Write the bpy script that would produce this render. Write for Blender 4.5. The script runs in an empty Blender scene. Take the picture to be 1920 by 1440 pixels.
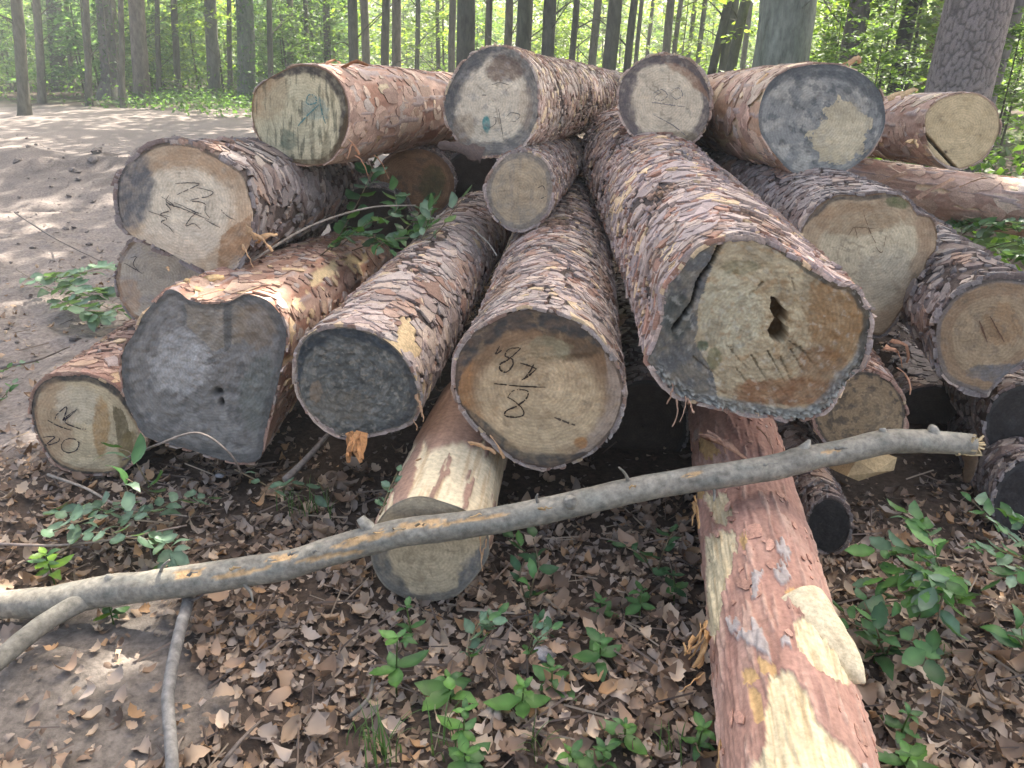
import bpy, math, random
import numpy as np
from mathutils import Vector, Matrix, Euler

random.seed(7)
rng = np.random.default_rng(11)
scene = bpy.context.scene
COL = scene.collection
rad = math.radians

# ------------------------------------------------------------------ camera, world, sun, exposure
PITCH = rad(23.3)
FPX = 1442.0
CAMZ = 1.5
cam_d = bpy.data.cameras.new('camera')
cam = bpy.data.objects.new('camera', cam_d)
COL.objects.link(cam)
cam.location = (0, 0, CAMZ)
cam.rotation_euler = (rad(90) - PITCH, 0, 0)
cam_d.sensor_width = 36.0
cam_d.lens = 36.0 * FPX / 1920.0
cam_d.clip_start = 0.05
cam_d.clip_end = 2000
scene.camera = cam

SUN_AZ, SUN_EL = rad(33), rad(52)
world = bpy.data.worlds.new('World')
scene.world = world
world.use_nodes = True
wn = world.node_tree.nodes
wl = world.node_tree.links
wn.clear()
sky = wn.new('ShaderNodeTexSky')
sky.sky_type = 'NISHITA'
sky.sun_disc = False
sky.sun_elevation = SUN_EL
sky.sun_rotation = SUN_AZ
sky.air_density = 0.55
sky.dust_density = 4.0
sky.ozone_density = 0.3
bg = wn.new('ShaderNodeBackground')
bg.inputs['Strength'].default_value = 0.15
wo = wn.new('ShaderNodeOutputWorld')
tint = wn.new('ShaderNodeVectorMath')          # the air over the clearing is a little warm
tint.operation = 'MULTIPLY'
tint.inputs[1].default_value = (1.03, 1.0, 0.90)
wl.new(sky.outputs[0], tint.inputs[0])
wl.new(tint.outputs[0], bg.inputs['Color'])
wl.new(bg.outputs[0], wo.inputs['Surface'])

sun_d = bpy.data.lights.new('sun', 'SUN')
sun_d.energy = 4.5
sun_d.angle = rad(0.53)
sun_d.color = (1.0, 0.93, 0.82)
sun = bpy.data.objects.new('sun', sun_d)
COL.objects.link(sun)
TO_SUN = Vector((math.sin(SUN_AZ) * math.cos(SUN_EL), math.cos(SUN_AZ) * math.cos(SUN_EL), math.sin(SUN_EL)))
sun.rotation_euler = TO_SUN.to_track_quat('Z', 'Y').to_euler()
sun.location = (0, 0, 30)

scene.view_settings.view_transform = 'Standard'
scene.view_settings.look = 'None'
scene.view_settings.gamma = 1.0
scene.view_settings.exposure = 2.35
scene.view_settings.use_curve_mapping = False
scene.render.engine = 'CYCLES'
scene.cycles.max_bounces = 6
scene.cycles.diffuse_bounces = 4
scene.cycles.transmission_bounces = 4
scene.cycles.use_denoising = True

# ------------------------------------------------------------------ maths helpers
SP, CP = math.sin(PITCH), math.cos(PITCH)
FWD = np.array([0, CP, -SP]); UPV = np.array([0, SP, CP]); RGT = np.array([1.0, 0, 0])
CAM = np.array([0, 0, CAMZ])


def ray(px, py):
    return FWD + RGT * ((px - 960) / FPX) + UPV * ((720 - py) / FPX)


def P(px, py, d):
    return CAM + d * ray(px, py)


def G(px, py, z=0.0):
    r = ray(px, py)
    return CAM + r * ((z - CAMZ) / r[2])


def proj(V):
    q = V - CAM
    d = q @ FWD
    return 960 + FPX * (q @ RGT) / d, 720 - FPX * (q @ UPV) / d


def sstep(a, b, x):
    t = np.clip((x - a) / (b - a), 0, 1)
    return t * t * (3 - 2 * t)


_pr = np.random.default_rng(5)
PERM = _pr.permutation(256).astype(np.int64)
PVAL = _pr.random(256)
_g = _pr.normal(size=(256, 3))
PGRAD = _g / np.linalg.norm(_g, axis=1)[:, None]
_RT = np.array(Euler((0.7, 0.5, 0.9)).to_matrix())


def vnoise(p, seed=0):
    """gradient noise, about 0..1, at points p (N,3)"""
    p = np.asarray(p, float) + seed * 17.31
    i = np.floor(p).astype(np.int64)
    f = p - i
    w = f * f * f * (f * (f * 6 - 15) + 10)
    out = 0
    for dx in (0, 1):
        wx = w[:, 0] if dx else 1 - w[:, 0]
        hx = PERM[(i[:, 0] + dx) & 255]
        for dy in (0, 1):
            wy = w[:, 1] if dy else 1 - w[:, 1]
            hy = PERM[(hx + i[:, 1] + dy) & 255]
            for dz in (0, 1):
                wz = w[:, 2] if dz else 1 - w[:, 2]
                g = PGRAD[PERM[(hy + i[:, 2] + dz) & 255]]
                dot = g[:, 0] * (f[:, 0] - dx) + g[:, 1] * (f[:, 1] - dy) + g[:, 2] * (f[:, 2] - dz)
                out = out + wx * wy * wz * dot
    return 0.5 + out * 0.95


def fbm(p, oct=4, seed=0):
    p = np.asarray(p, float) @ _RT
    a, s, n = 0.5, 0.0, 0.0
    for k in range(oct):
        s = s + a * vnoise(p, seed + k * 3)
        n += a * a
        a *= 0.55
        p = (p * 2.03) @ _RT
    return np.clip(0.5 + (s - 0.5 * sum(0.5 * 0.55 ** k for k in range(oct))) / (n ** 0.5) * 0.5, 0, 1)


def in_poly(x, y, poly):
    c = np.zeros(x.shape, bool)
    n = len(poly)
    j = n - 1
    for i in range(n):
        xi, yi = poly[i]; xj, yj = poly[j]
        if yi != yj:
            m = ((yi > y) != (yj > y)) & (x < (xj - xi) * (y - yi) / (yj - yi) + xi)
            c ^= m
        j = i
    return c


def catmull(pts, n, closed=False):
    pts = np.asarray(pts, float)
    m = len(pts)
    if closed:
        q = np.vstack([pts[-1], pts, pts[0], pts[1]])
        seg = m
    else:
        q = np.vstack([2 * pts[0] - pts[1], pts, 2 * pts[-1] - pts[-2]])
        seg = m - 1
    t = np.linspace(0, seg, n, endpoint=not closed)
    k = np.minimum(t.astype(int), seg - 1)
    f = (t - k)[:, None]
    p0, p1, p2, p3 = q[k], q[k + 1], q[k + 2], q[k + 3]
    return 0.5 * (2 * p1 + (p2 - p0) * f + (2 * p0 - 5 * p1 + 4 * p2 - p3) * f ** 2 + (3 * p1 - p0 - 3 * p2 + p3) * f ** 3)


def nrm(v):
    v = np.asarray(v, float)
    return v / np.linalg.norm(v)


# ------------------------------------------------------------------ object helpers
def mesh_data(name, V, F, mat=None, col=None, smooth=True, attrs=None):
    """F: (M,3) or (M,4) int array, or a list of such arrays"""
    if not isinstance(F, list):
        F = [F]
    F = [np.asarray(f, np.int32) for f in F if len(f)]
    me = bpy.data.meshes.new(name)
    V = np.asarray(V, np.float32)
    me.vertices.add(len(V))
    me.vertices.foreach_set('co', V.ravel())
    loops = np.concatenate([f.ravel() for f in F])
    tot = np.concatenate([np.full(len(f), f.shape[1], np.int32) for f in F])
    start = np.concatenate([[0], np.cumsum(tot)[:-1]]).astype(np.int32)
    me.loops.add(len(loops))
    me.loops.foreach_set('vertex_index', loops)
    me.polygons.add(len(tot))
    me.polygons.foreach_set('loop_start', start)
    me.polygons.foreach_set('loop_total', tot)
    me.polygons.foreach_set('use_smooth', np.full(len(tot), smooth, bool))
    if col is not None:
        col = np.asarray(col, np.float32)
        if col.ndim == 1:
            col = np.tile(col, (len(V), 1))
        c4 = np.ones((len(V), 4), np.float32)
        c4[:, :3] = np.clip(col, 0, 1)
        a = me.attributes.new('Col', 'FLOAT_COLOR', 'POINT')
        a.data.foreach_set('color', c4.ravel())
    for k, v in (attrs or {}).items():
        a = me.attributes.new(k, 'FLOAT_VECTOR', 'POINT')
        a.data.foreach_set('vector', np.asarray(v, np.float32).ravel())
    if mat:
        me.materials.append(mat)
    me.update(calc_edges=True)
    me.validate()
    return me


def link(name, me, parent=None, loc=None, kind=None):
    o = bpy.data.objects.new(name, me)
    COL.objects.link(o)
    if parent is not None:
        o.parent = parent
    if loc is not None:
        o.location = loc
    if kind:
        o['kind'] = kind
    return o


def add(name, V, F, mat, parent=None, origin=None, col=None, smooth=True, attrs=None, kind=None):
    V = np.asarray(V, float)
    if origin is not None:
        V = V - np.asarray(origin)
    return link(name, mesh_data(name, V, F, mat, col, smooth, attrs), parent, kind=kind)


def tag(o, label, cat, group=None):
    o['label'] = label
    o['category'] = cat
    if group:
        o['group'] = group
    return o


def thing(name, label, cat, loc, group=None):
    o = bpy.data.objects.new(name, None)
    COL.objects.link(o)
    o.location = tuple(float(v) for v in loc)
    o.empty_display_size = 0.1
    return tag(o, label, cat, group)


def grid_faces(nu, nv, wrap_v=True):
    """rings i in 0..nu-1, around j in 0..nv-1"""
    i = np.arange(nu - 1)[:, None]
    j = np.arange(nv if wrap_v else nv - 1)[None, :]
    j2 = (j + 1) % nv
    a = i * nv + j; b = i * nv + j2; c = (i + 1) * nv + j2; d = (i + 1) * nv + j
    return np.stack([a, b, c, d], -1).reshape(-1, 4)


def tube(path, radii, ns=10, cap=True, rough=0.0, seed=0, oval=None):
    path = np.asarray(path, float); n = len(path)
    radii = np.broadcast_to(np.asarray(radii, float), (n,))
    T = np.gradient(path, axis=0)
    T /= np.linalg.norm(T, axis=1)[:, None] + 1e-12
    ref = np.array([0, 0, 1.0]) if abs(T[0][2]) < 0.85 else np.array([1.0, 0, 0])
    E1 = np.cross(T, ref); E1 /= np.linalg.norm(E1, axis=1)[:, None] + 1e-12
    E2 = np.cross(E1, T)
    th = np.linspace(0, 2 * np.pi, ns, endpoint=False)
    dirs = np.cos(th)[None, :, None] * E1[:, None] + np.sin(th)[None, :, None] * E2[:, None]
    R = radii[:, None] * np.ones((1, ns))
    V = path[:, None] + dirs * R[..., None]
    if rough:
        pp = V.reshape(-1, 3) / (radii.mean() * 2.0)
        k = (fbm(pp, 3, seed) - 0.5).reshape(n, ns)
        V = path[:, None] + dirs * (R * (1 + rough * 2 * k))[..., None]
    V = V.reshape(-1, 3)
    F = [grid_faces(n, ns)]
    if cap:
        V = np.vstack([V, path[0], path[-1]])
        j = np.arange(ns); j2 = (j + 1) % ns
        F.append(np.stack([j2, j, np.full(ns, n * ns)], -1))
        b = (n - 1) * ns
        F.append(np.stack([b + j, b + j2, np.full(ns, n * ns + 1)], -1))
    return V, F


def join(parts):
    """parts: list of (V, Flist, col) -> one"""
    Vs, F3, F4, Cs, o = [], [], [], [], 0
    for V, Fl, c in parts:
        if not isinstance(Fl, list):
            Fl = [Fl]
        Vs.append(V)
        c = np.asarray(c, float)
        Cs.append(np.tile(c, (len(V), 1)) if c.ndim == 1 else c)
        for f in Fl:
            f = np.asarray(f)
            (F3 if f.shape[1] == 3 else F4).append(f + o)
        o += len(V)
    F = []
    if F3: F.append(np.concatenate(F3))
    if F4: F.append(np.concatenate(F4))
    return np.vstack(Vs), F, np.vstack(Cs)


def scatter(TV, TF, pos, M, cols):
    """copies of template (TV,TF) with matrices M (n,3,3) at pos (n,3); cols (n,3) or (n,k,3)"""
    n, k = len(pos), len(TV)
    V = np.einsum('nij,kj->nki', M, TV) + pos[:, None]
    F = (np.arange(n)[:, None, None] * k + np.asarray(TF)[None]).reshape(-1, np.asarray(TF).shape[1])
    C = np.repeat(cols[:, None], k, 1) if cols.ndim == 2 else cols
    return V.reshape(-1, 3), F, C.reshape(-1, 3)


def rot_mats(yaw, pitch, roll):
    n = len(yaw)
    cz, sz, cx, sx, cy, sy = np.cos(yaw), np.sin(yaw), np.cos(pitch), np.sin(pitch), np.cos(roll), np.sin(roll)
    Z = np.zeros((n, 3, 3)); Z[:, 0, 0] = cz; Z[:, 0, 1] = -sz; Z[:, 1, 0] = sz; Z[:, 1, 1] = cz; Z[:, 2, 2] = 1
    X = np.zeros((n, 3, 3)); X[:, 0, 0] = 1; X[:, 1, 1] = cx; X[:, 1, 2] = -sx; X[:, 2, 1] = sx; X[:, 2, 2] = cx
    Y = np.zeros((n, 3, 3)); Y[:, 1, 1] = 1; Y[:, 0, 0] = cy; Y[:, 0, 2] = sy; Y[:, 2, 0] = -sy; Y[:, 2, 2] = cy
    return Z @ X @ Y


# ------------------------------------------------------------------ materials
def new_mat(name):
    m = bpy.data.materials.new(name)
    m.use_nodes = True
    nt = m.node_tree
    nt.nodes.clear()
    out = nt.nodes.new('ShaderNodeOutputMaterial')
    return m, nt, out


def col_mat(name, nscale=60, contrast=0.35, bump=0.4, bdist=0.004, rough=0.85, stretch=(1, 1, 1), coord='Object', spec=0.25,
            speck=0.0, attr_coord=None):
    m, nt, out = new_mat(name)
    N, L = nt.nodes, nt.links
    bs = N.new('ShaderNodeBsdfPrincipled')
    bs.inputs['Roughness'].default_value = rough
    bs.inputs['Specular IOR Level'].default_value = spec
    at = N.new('ShaderNodeAttribute'); at.attribute_name = 'Col'
    if attr_coord:
        tc = N.new('ShaderNodeAttribute'); tc.attribute_name = attr_coord; src = tc.outputs['Vector']
    else:
        tc = N.new('ShaderNodeTexCoord'); src = tc.outputs[coord]
    mp = N.new('ShaderNodeMapping'); mp.inputs['Scale'].default_value = stretch
    L.new(src, mp.inputs['Vector'])
    n1 = N.new('ShaderNodeTexNoise'); n1.inputs['Scale'].default_value = nscale
    n1.inputs['Detail'].default_value = 6; n1.inputs['Roughness'].default_value = 0.65
    L.new(mp.outputs[0], n1.inputs['Vector'])
    mr = N.new('ShaderNodeMapRange')
    mr.inputs['From Min'].default_value = 0.3; mr.inputs['From Max'].default_value = 0.7
    mr.inputs['To Min'].default_value = 1 - contrast; mr.inputs['To Max'].default_value = 1 + contrast
    L.new(n1.outputs['Fac'], mr.inputs['Value'])
    mx = N.new('ShaderNodeVectorMath'); mx.operation = 'SCALE'
    L.new(at.outputs['Color'], mx.inputs[0]); L.new(mr.outputs[0], mx.inputs['Scale'])
    colsock = mx.outputs[0]
    if speck:
        n2 = N.new('ShaderNodeTexNoise'); n2.inputs['Scale'].default_value = nscale * 0.22
        n2.inputs['Detail'].default_value = 8; n2.inputs['Roughness'].default_value = 0.75
        L.new(mp.outputs[0], n2.inputs['Vector'])
        m2 = N.new('ShaderNodeMapRange'); m2.inputs['From Min'].default_value = 0.56; m2.inputs['From Max'].default_value = 0.70
        m2.inputs['To Max'].default_value = speck
        L.new(n2.outputs['Fac'], m2.inputs['Value'])
        mix = N.new('ShaderNodeMix'); mix.data_type = 'RGBA'
        L.new(m2.outputs[0], mix.inputs[0]); L.new(colsock, mix.inputs[6])
        mix.inputs[7].default_value = (0.05, 0.045, 0.04, 1)
        colsock = mix.outputs[2]
    L.new(colsock, bs.inputs['Base Color'])
    bp = N.new('ShaderNodeBump'); bp.inputs['Strength'].default_value = bump; bp.inputs['Distance'].default_value = bdist
    L.new(n1.outputs['Fac'], bp.inputs['Height'])
    L.new(bp.outputs[0], bs.inputs['Normal'])
    L.new(bs.outputs[0], out.inputs['Surface'])
    return m


def face_mat(name):
    """sawn end grain: painted colour x fine grain x growth rings x saw scratches"""
    m, nt, out = new_mat(name)
    N, L = nt.nodes, nt.links
    bs = N.new('ShaderNodeBsdfPrincipled'); bs.inputs['Roughness'].default_value = 0.8
    bs.inputs['Specular IOR Level'].default_value = 0.2
    at = N.new('ShaderNodeAttribute'); at.attribute_name = 'Col'
    uv = N.new('ShaderNodeAttribute'); uv.attribute_name = 'fuv'      # metres in the face plane, z = saw strength
    sep = N.new('ShaderNodeSeparateXYZ'); L.new(uv.outputs['Vector'], sep.inputs[0])
    fl = N.new('ShaderNodeCombineXYZ'); L.new(sep.outputs[0], fl.inputs[0]); L.new(sep.outputs[1], fl.inputs[1])
    wv = N.new('ShaderNodeTexWave'); wv.wave_type = 'RINGS'; wv.rings_direction = 'Z'
    wv.inputs['Scale'].default_value = 27; wv.inputs['Distortion'].default_value = 7.0
    wv.inputs['Detail'].default_value = 3; wv.inputs['Detail Scale'].default_value = 0.6
    L.new(fl.outputs[0], wv.inputs['Vector'])
    mp = N.new('ShaderNodeMapping'); mp.inputs['Rotation'].default_value = (0, 0, rad(28)); mp.inputs['Scale'].default_value = (5, 48, 1)
    L.new(fl.outputs[0], mp.inputs['Vector'])
    saw = N.new('ShaderNodeTexNoise'); saw.inputs['Scale'].default_value = 1.0; saw.inputs['Detail'].default_value = 5
    L.new(mp.outputs[0], saw.inputs['Vector'])
    gr = N.new('ShaderNodeTexNoise'); gr.inputs['Scale'].default_value = 140; gr.inputs['Detail'].default_value = 8; gr.inputs['Roughness'].default_value = 0.7
    L.new(fl.outputs[0], gr.inputs['Vector'])
    big = N.new('ShaderNodeTexNoise'); big.inputs['Scale'].default_value = 22; big.inputs['Detail'].default_value = 8; big.inputs['Roughness'].default_value = 0.72
    L.new(fl.outputs[0], big.inputs['Vector'])

    def rng_(sock, a, b, lo, hi):
        r = N.new('ShaderNodeMapRange')
        r.inputs['From Min'].default_value = a; r.inputs['From Max'].default_value = b
        r.inputs['To Min'].default_value = lo; r.inputs['To Max'].default_value = hi
        L.new(sock, r.inputs['Value']); return r.outputs[0]

    def mul(a, b):
        k = N.new('ShaderNodeMath'); k.operation = 'MULTIPLY'; L.new(a, k.inputs[0]); L.new(b, k.inputs[1]); return k.outputs[0]
    f = mul(mul(rng_(wv.outputs['Fac'], 0, 1, 0.93, 1.05), rng_(saw.outputs['Fac'], 0.3, 0.7, 0.9, 1.08)),
            mul(rng_(gr.outputs['Fac'], 0.3, 0.7, 0.8, 1.18), rng_(big.outputs['Fac'], 0.3, 0.7, 0.78, 1.16)))
    mx = N.new('ShaderNodeVectorMath'); mx.operation = 'SCALE'
    L.new(at.outputs['Color'], mx.inputs[0]); L.new(f, mx.inputs['Scale'])
    L.new(mx.outputs[0], bs.inputs['Base Color'])
    b1 = N.new('ShaderNodeBump'); b1.inputs['Strength'].default_value = 0.35; b1.inputs['Distance'].default_value = 0.004
    L.new(saw.outputs['Fac'], b1.inputs['Height'])
    b2 = N.new('ShaderNodeBump'); b2.inputs['Strength'].default_value = 0.4; b2.inputs['Distance'].default_value = 0.003
    L.new(gr.outputs['Fac'], b2.inputs['Height']); L.new(b1.outputs[0], b2.inputs['Normal'])
    b3 = N.new('ShaderNodeBump'); b3.inputs['Strength'].default_value = 0.45; b3.inputs['Distance'].default_value = 0.008
    L.new(big.outputs['Fac'], b3.inputs['Height']); L.new(b2.outputs[0], b3.inputs['Normal'])
    L.new(b3.outputs[0], bs.inputs['Normal'])
    L.new(bs.outputs[0], out.inputs['Surface'])
    return m


def leaf_mat(name, trans=0.4, rough=0.5, tint=(1.25, 1.3, 0.5)):
    m, nt, out = new_mat(name)
    N, L = nt.nodes, nt.links
    at = N.new('ShaderNodeAttribute'); at.attribute_name = 'Col'
    oi = N.new('ShaderNodeObjectInfo')
    mr = N.new('ShaderNodeMapRange'); mr.inputs['To Min'].default_value = 0.75; mr.inputs['To Max'].default_value = 1.25
    L.new(oi.outputs['Random'], mr.inputs['Value'])
    vm = N.new('ShaderNodeVectorMath'); vm.operation = 'SCALE'
    L.new(at.outputs['Color'], vm.inputs[0]); L.new(mr.outputs[0], vm.inputs['Scale'])
    bs = N.new('ShaderNodeBsdfPrincipled'); bs.inputs['Roughness'].default_value = rough
    bs.inputs['Specular IOR Level'].default_value = 0.35
    L.new(vm.outputs[0], bs.inputs['Base Color'])
    tn = N.new('ShaderNodeVectorMath'); tn.operation = 'MULTIPLY'; tn.inputs[1].default_value = tint
    L.new(vm.outputs[0], tn.inputs[0])
    tr = N.new('ShaderNodeBsdfTranslucent'); L.new(tn.outputs[0], tr.inputs['Color'])
    mix = N.new('ShaderNodeMixShader'); mix.inputs[0].default_value = trans
    L.new(bs.outputs[0], mix.inputs[1]); L.new(tr.outputs[0], mix.inputs[2])
    L.new(mix.outputs[0], out.inputs['Surface'])
    return m


M_BARK = col_mat('pine_bark', 90, 0.35, 0.6, 0.006, 0.9, spec=0.15)
M_FLAKE = col_mat('bark_flake', 130, 0.3, 0.5, 0.003, 0.85, spec=0.2)
M_SMOOTH = col_mat('thin_red_bark', 60, 0.25, 0.3, 0.004, 0.75, spec=0.25)
M_FACE = face_mat('sawn_end_grain')
M_INK = col_mat('marking_ink', 200, 0.4, 0.1, 0.001, 0.8)
M_WOOD = col_mat('torn_wood', 90, 0.3, 0.5, 0.004, 0.8, spec=0.2)
M_STICK = col_mat('smooth_grey_bark', 50, 0.42, 0.6, 0.004, 0.65, spec=0.3)
M_TRUNK = col_mat('tree_bark', 14, 0.4, 0.8, 0.02, 0.9, (1, 1, 0.35), spec=0.1)
M_GROUND = col_mat('forest_soil', 45, 0.4, 0.7, 0.012, 0.95, spec=0.1, speck=0.5)
M_DEAD = leaf_mat('dead_leaf', 0.12, 0.75, (1.1, 0.9, 0.6))
M_LEAF = leaf_mat('green_leaf', 0.35, 0.42)
M_FOREST = leaf_mat('forest_leaf', 0.58, 0.5, (2.1, 2.15, 0.85))
M_GRASS = leaf_mat('grass_blade', 0.3, 0.5)


def mixc(c, m, new):
    m = m[:, None]
    return c * (1 - m) + np.asarray(new, float) * m


# ------------------------------------------------------------------ GROUND
# ground relief: low bumps, tyre ruts and clods on the dirt track at the left
def ground_h(x, y):
    p = np.stack([x, y, np.zeros_like(x)], -1)
    far = sstep(6, 14, y)
    h = (fbm(p * 1.3, 3, 1) - 0.5) * 0.10 + (fbm(p * 6, 3, 2) - 0.5) * 0.035
    track = sstep(-0.8, -2.4, x) * sstep(3.0, 4.5, y)
    h = h + track * ((fbm(p * 2.2, 4, 4) - 0.5) * 0.16 + (fbm(p * 9, 3, 9) - 0.5) * 0.05)
    mound = np.exp(-(((x + 6.2) / 2.2) ** 2 + ((y - 10.8) / 0.9) ** 2)) * 0.30
    rut = np.exp(-((y - 9.3 - .1 * x) / .5) ** 2) * sstep(-2.5, -4, x) + np.exp(-((y - 13.2 - .1 * x) / .6) ** 2) * sstep(-1.5, -4, x)
    h = h - .16 * rut + mound * (0.2 + 1.6 * fbm(p * 3.5, 5, 8)) + .12 * (mound > .02) * (fbm(p * 8, 3, 18) - .5) + far * (fbm(p * 0.25, 2, 6) - 0.5) * 0.2
    h = h - 0.02
    # hollow under the pile, where litter is thinned to darken the ground
    h = h - 0.05 * np.exp(-(((x - 0.3) / 2.0) ** 2 + ((y - 3.0) / 0.9) ** 2))
    return h


BARE = [(-1.25, 1.62, 0.42, 0.33), (-1.0, 1.42, 0.3, 0.2)]


def track_mask(x, y):
    p = np.stack([x, y, np.zeros_like(x)], -1)
    n = (fbm(p * 1.1, 4, 12) - 0.5)
    edge = x + 1.35 + n * 1.4 - 0.13 * (y - 3)
    m = sstep(0.25, -0.35, edge) * sstep(2.35, 2.95, y + n * 1.0)
    back = sstep(27.0, 24.0, y + 0.02 * x + n * 3)        # the track ends at the tree line
    return m * back


def bare_mask(x, y):
    p = np.stack([x, y, np.zeros_like(x)], -1)
    b = np.zeros_like(x)
    for cx, cy, rx, ry in BARE:
        q = ((x - cx) / rx) ** 2 + ((y - cy) / ry) ** 2 + (fbm(p * 6, 3, 3) - 0.5) * 1.2
        b = np.maximum(b, sstep(1.15, 0.6, q))
    return b


def ground_patch(xs, ys, hole=None):
    X, Y = np.meshgrid(xs, ys)
    x, y = X.ravel(), Y.ravel()
    z = ground_h(x, y)
    p = np.stack([x, y, z], -1)
    n1 = fbm(p * 2.5, 4, 20); n2 = fbm(p * 14, 3, 21)
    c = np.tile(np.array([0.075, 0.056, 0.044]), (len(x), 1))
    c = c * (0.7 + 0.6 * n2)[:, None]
    tm = np.maximum(track_mask(x, y), bare_mask(x, y))
    dirt = np.where((y < 2.3)[:, None], np.array([0.16, 0.138, 0.12]), np.array([0.205, 0.175, 0.156])) * (0.62 + 0.5 * n1 + 0.3 * n2)[:, None]
    c = c * (1 - tm[:, None]) + dirt * tm[:, None]
    damp = np.exp(-(((x + 6.2) / 2.6) ** 2 + ((y - 10.6) / 1.6) ** 2)) * sstep(.35, .55, n1)
    c = mixc(c, damp * .75, (0.085, .076, .073))
    green = sstep(0.5, 0.62, fbm(p * 0.6, 4, 33)) * sstep(8, 16, y) * (1 - tm)
    c = mixc(c, green * 0.7, (0.05, 0.08, 0.025))
    F = grid_faces(len(ys), len(xs), False)
    if hole:
        cx = p[F].mean(1)
        keep = ~((cx[:, 0] > hole[0]) & (cx[:, 0] < hole[1]) & (cx[:, 1] > hole[2]) & (cx[:, 1] < hole[3]))
        F = F[keep]
    return p, F, c


# one sheet: a warped grid, fine near the camera and coarse to the horizon
def warp(a, fine, n_out, far):
    k = np.linspace(0, 1, n_out + 1)[1:]
    return a + fine * 0 + (far - a) * k ** 3.2


xs = np.concatenate([-warp(5.0, 0, 50, 138)[::-1], np.arange(-5.0, 4.0, 0.03), warp(4.0, 0, 50, 138)])
ys = np.concatenate([-warp(0.5, 0, 25, 138)[::-1], np.arange(-0.5, 9.0, 0.03), warp(9.0, 0, 90, 138)])
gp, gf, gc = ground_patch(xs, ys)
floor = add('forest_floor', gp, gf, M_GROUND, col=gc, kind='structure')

# ------------------------------------------------------------------ LOGS
PAL_GREY = [((0.33, 0.27, 0.25), 5), ((0.26, 0.20, 0.185), 4), ((0.40, 0.31, 0.26), 2.5), ((0.22, 0.13, 0.10), 2), ((0.50, 0.37, 0.24), .7)]
PAL_RED = [((0.30, 0.19, 0.15), 4), ((0.24, 0.14, 0.11), 4), ((0.38, 0.26, 0.20), 3), ((0.33, 0.27, 0.25), 2), ((0.52, 0.38, 0.24), 1)]
PAL_DARK = [((0.20, 0.17, 0.165), 5), ((0.26, 0.22, 0.21), 3), ((0.15, 0.11, 0.10), 4), ((0.35, 0.28, 0.24), 1.2)]
PAL_PALE = [((0.45, 0.36, 0.31), 4), ((0.36, 0.26, 0.22), 4), ((0.28, 0.17, 0.13), 2), ((0.55, 0.42, 0.28), 1.5)]
PAL_THIN = [((0.35, .19, .145), 5), ((0.41, .24, .185), 3), ((0.31, .165, .125), 3), ((0.40, .32, .29), .8)]
PAL_PEEL = [((0.37, .245, .195), 5), ((0.44, .31, .245), 4), ((0.29, .185, .15), 3), ((0.50, .38, .30), 2.4), ((0.38, .315, .285), 1.6), ((0.58, .45, .31), .8)]
PAL_MIX = [((0.36, 0.28, 0.25), 4), ((0.42, 0.32, 0.28), 3), ((0.28, 0.15, 0.11), 2.5), ((0.30, 0.24, 0.235), 4), ((0.55, 0.40, 0.25), 0.8)]


def pick(pal, n):
    w = np.array([q[1] for q in pal], float)
    k = rng.choice(len(pal), n, p=w / w.sum())
    c = np.array([q[0] for q in pal])[k]
    return c * (0.82 + 0.36 * rng.random((n, 1)))


class Log:
    pass


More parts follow.
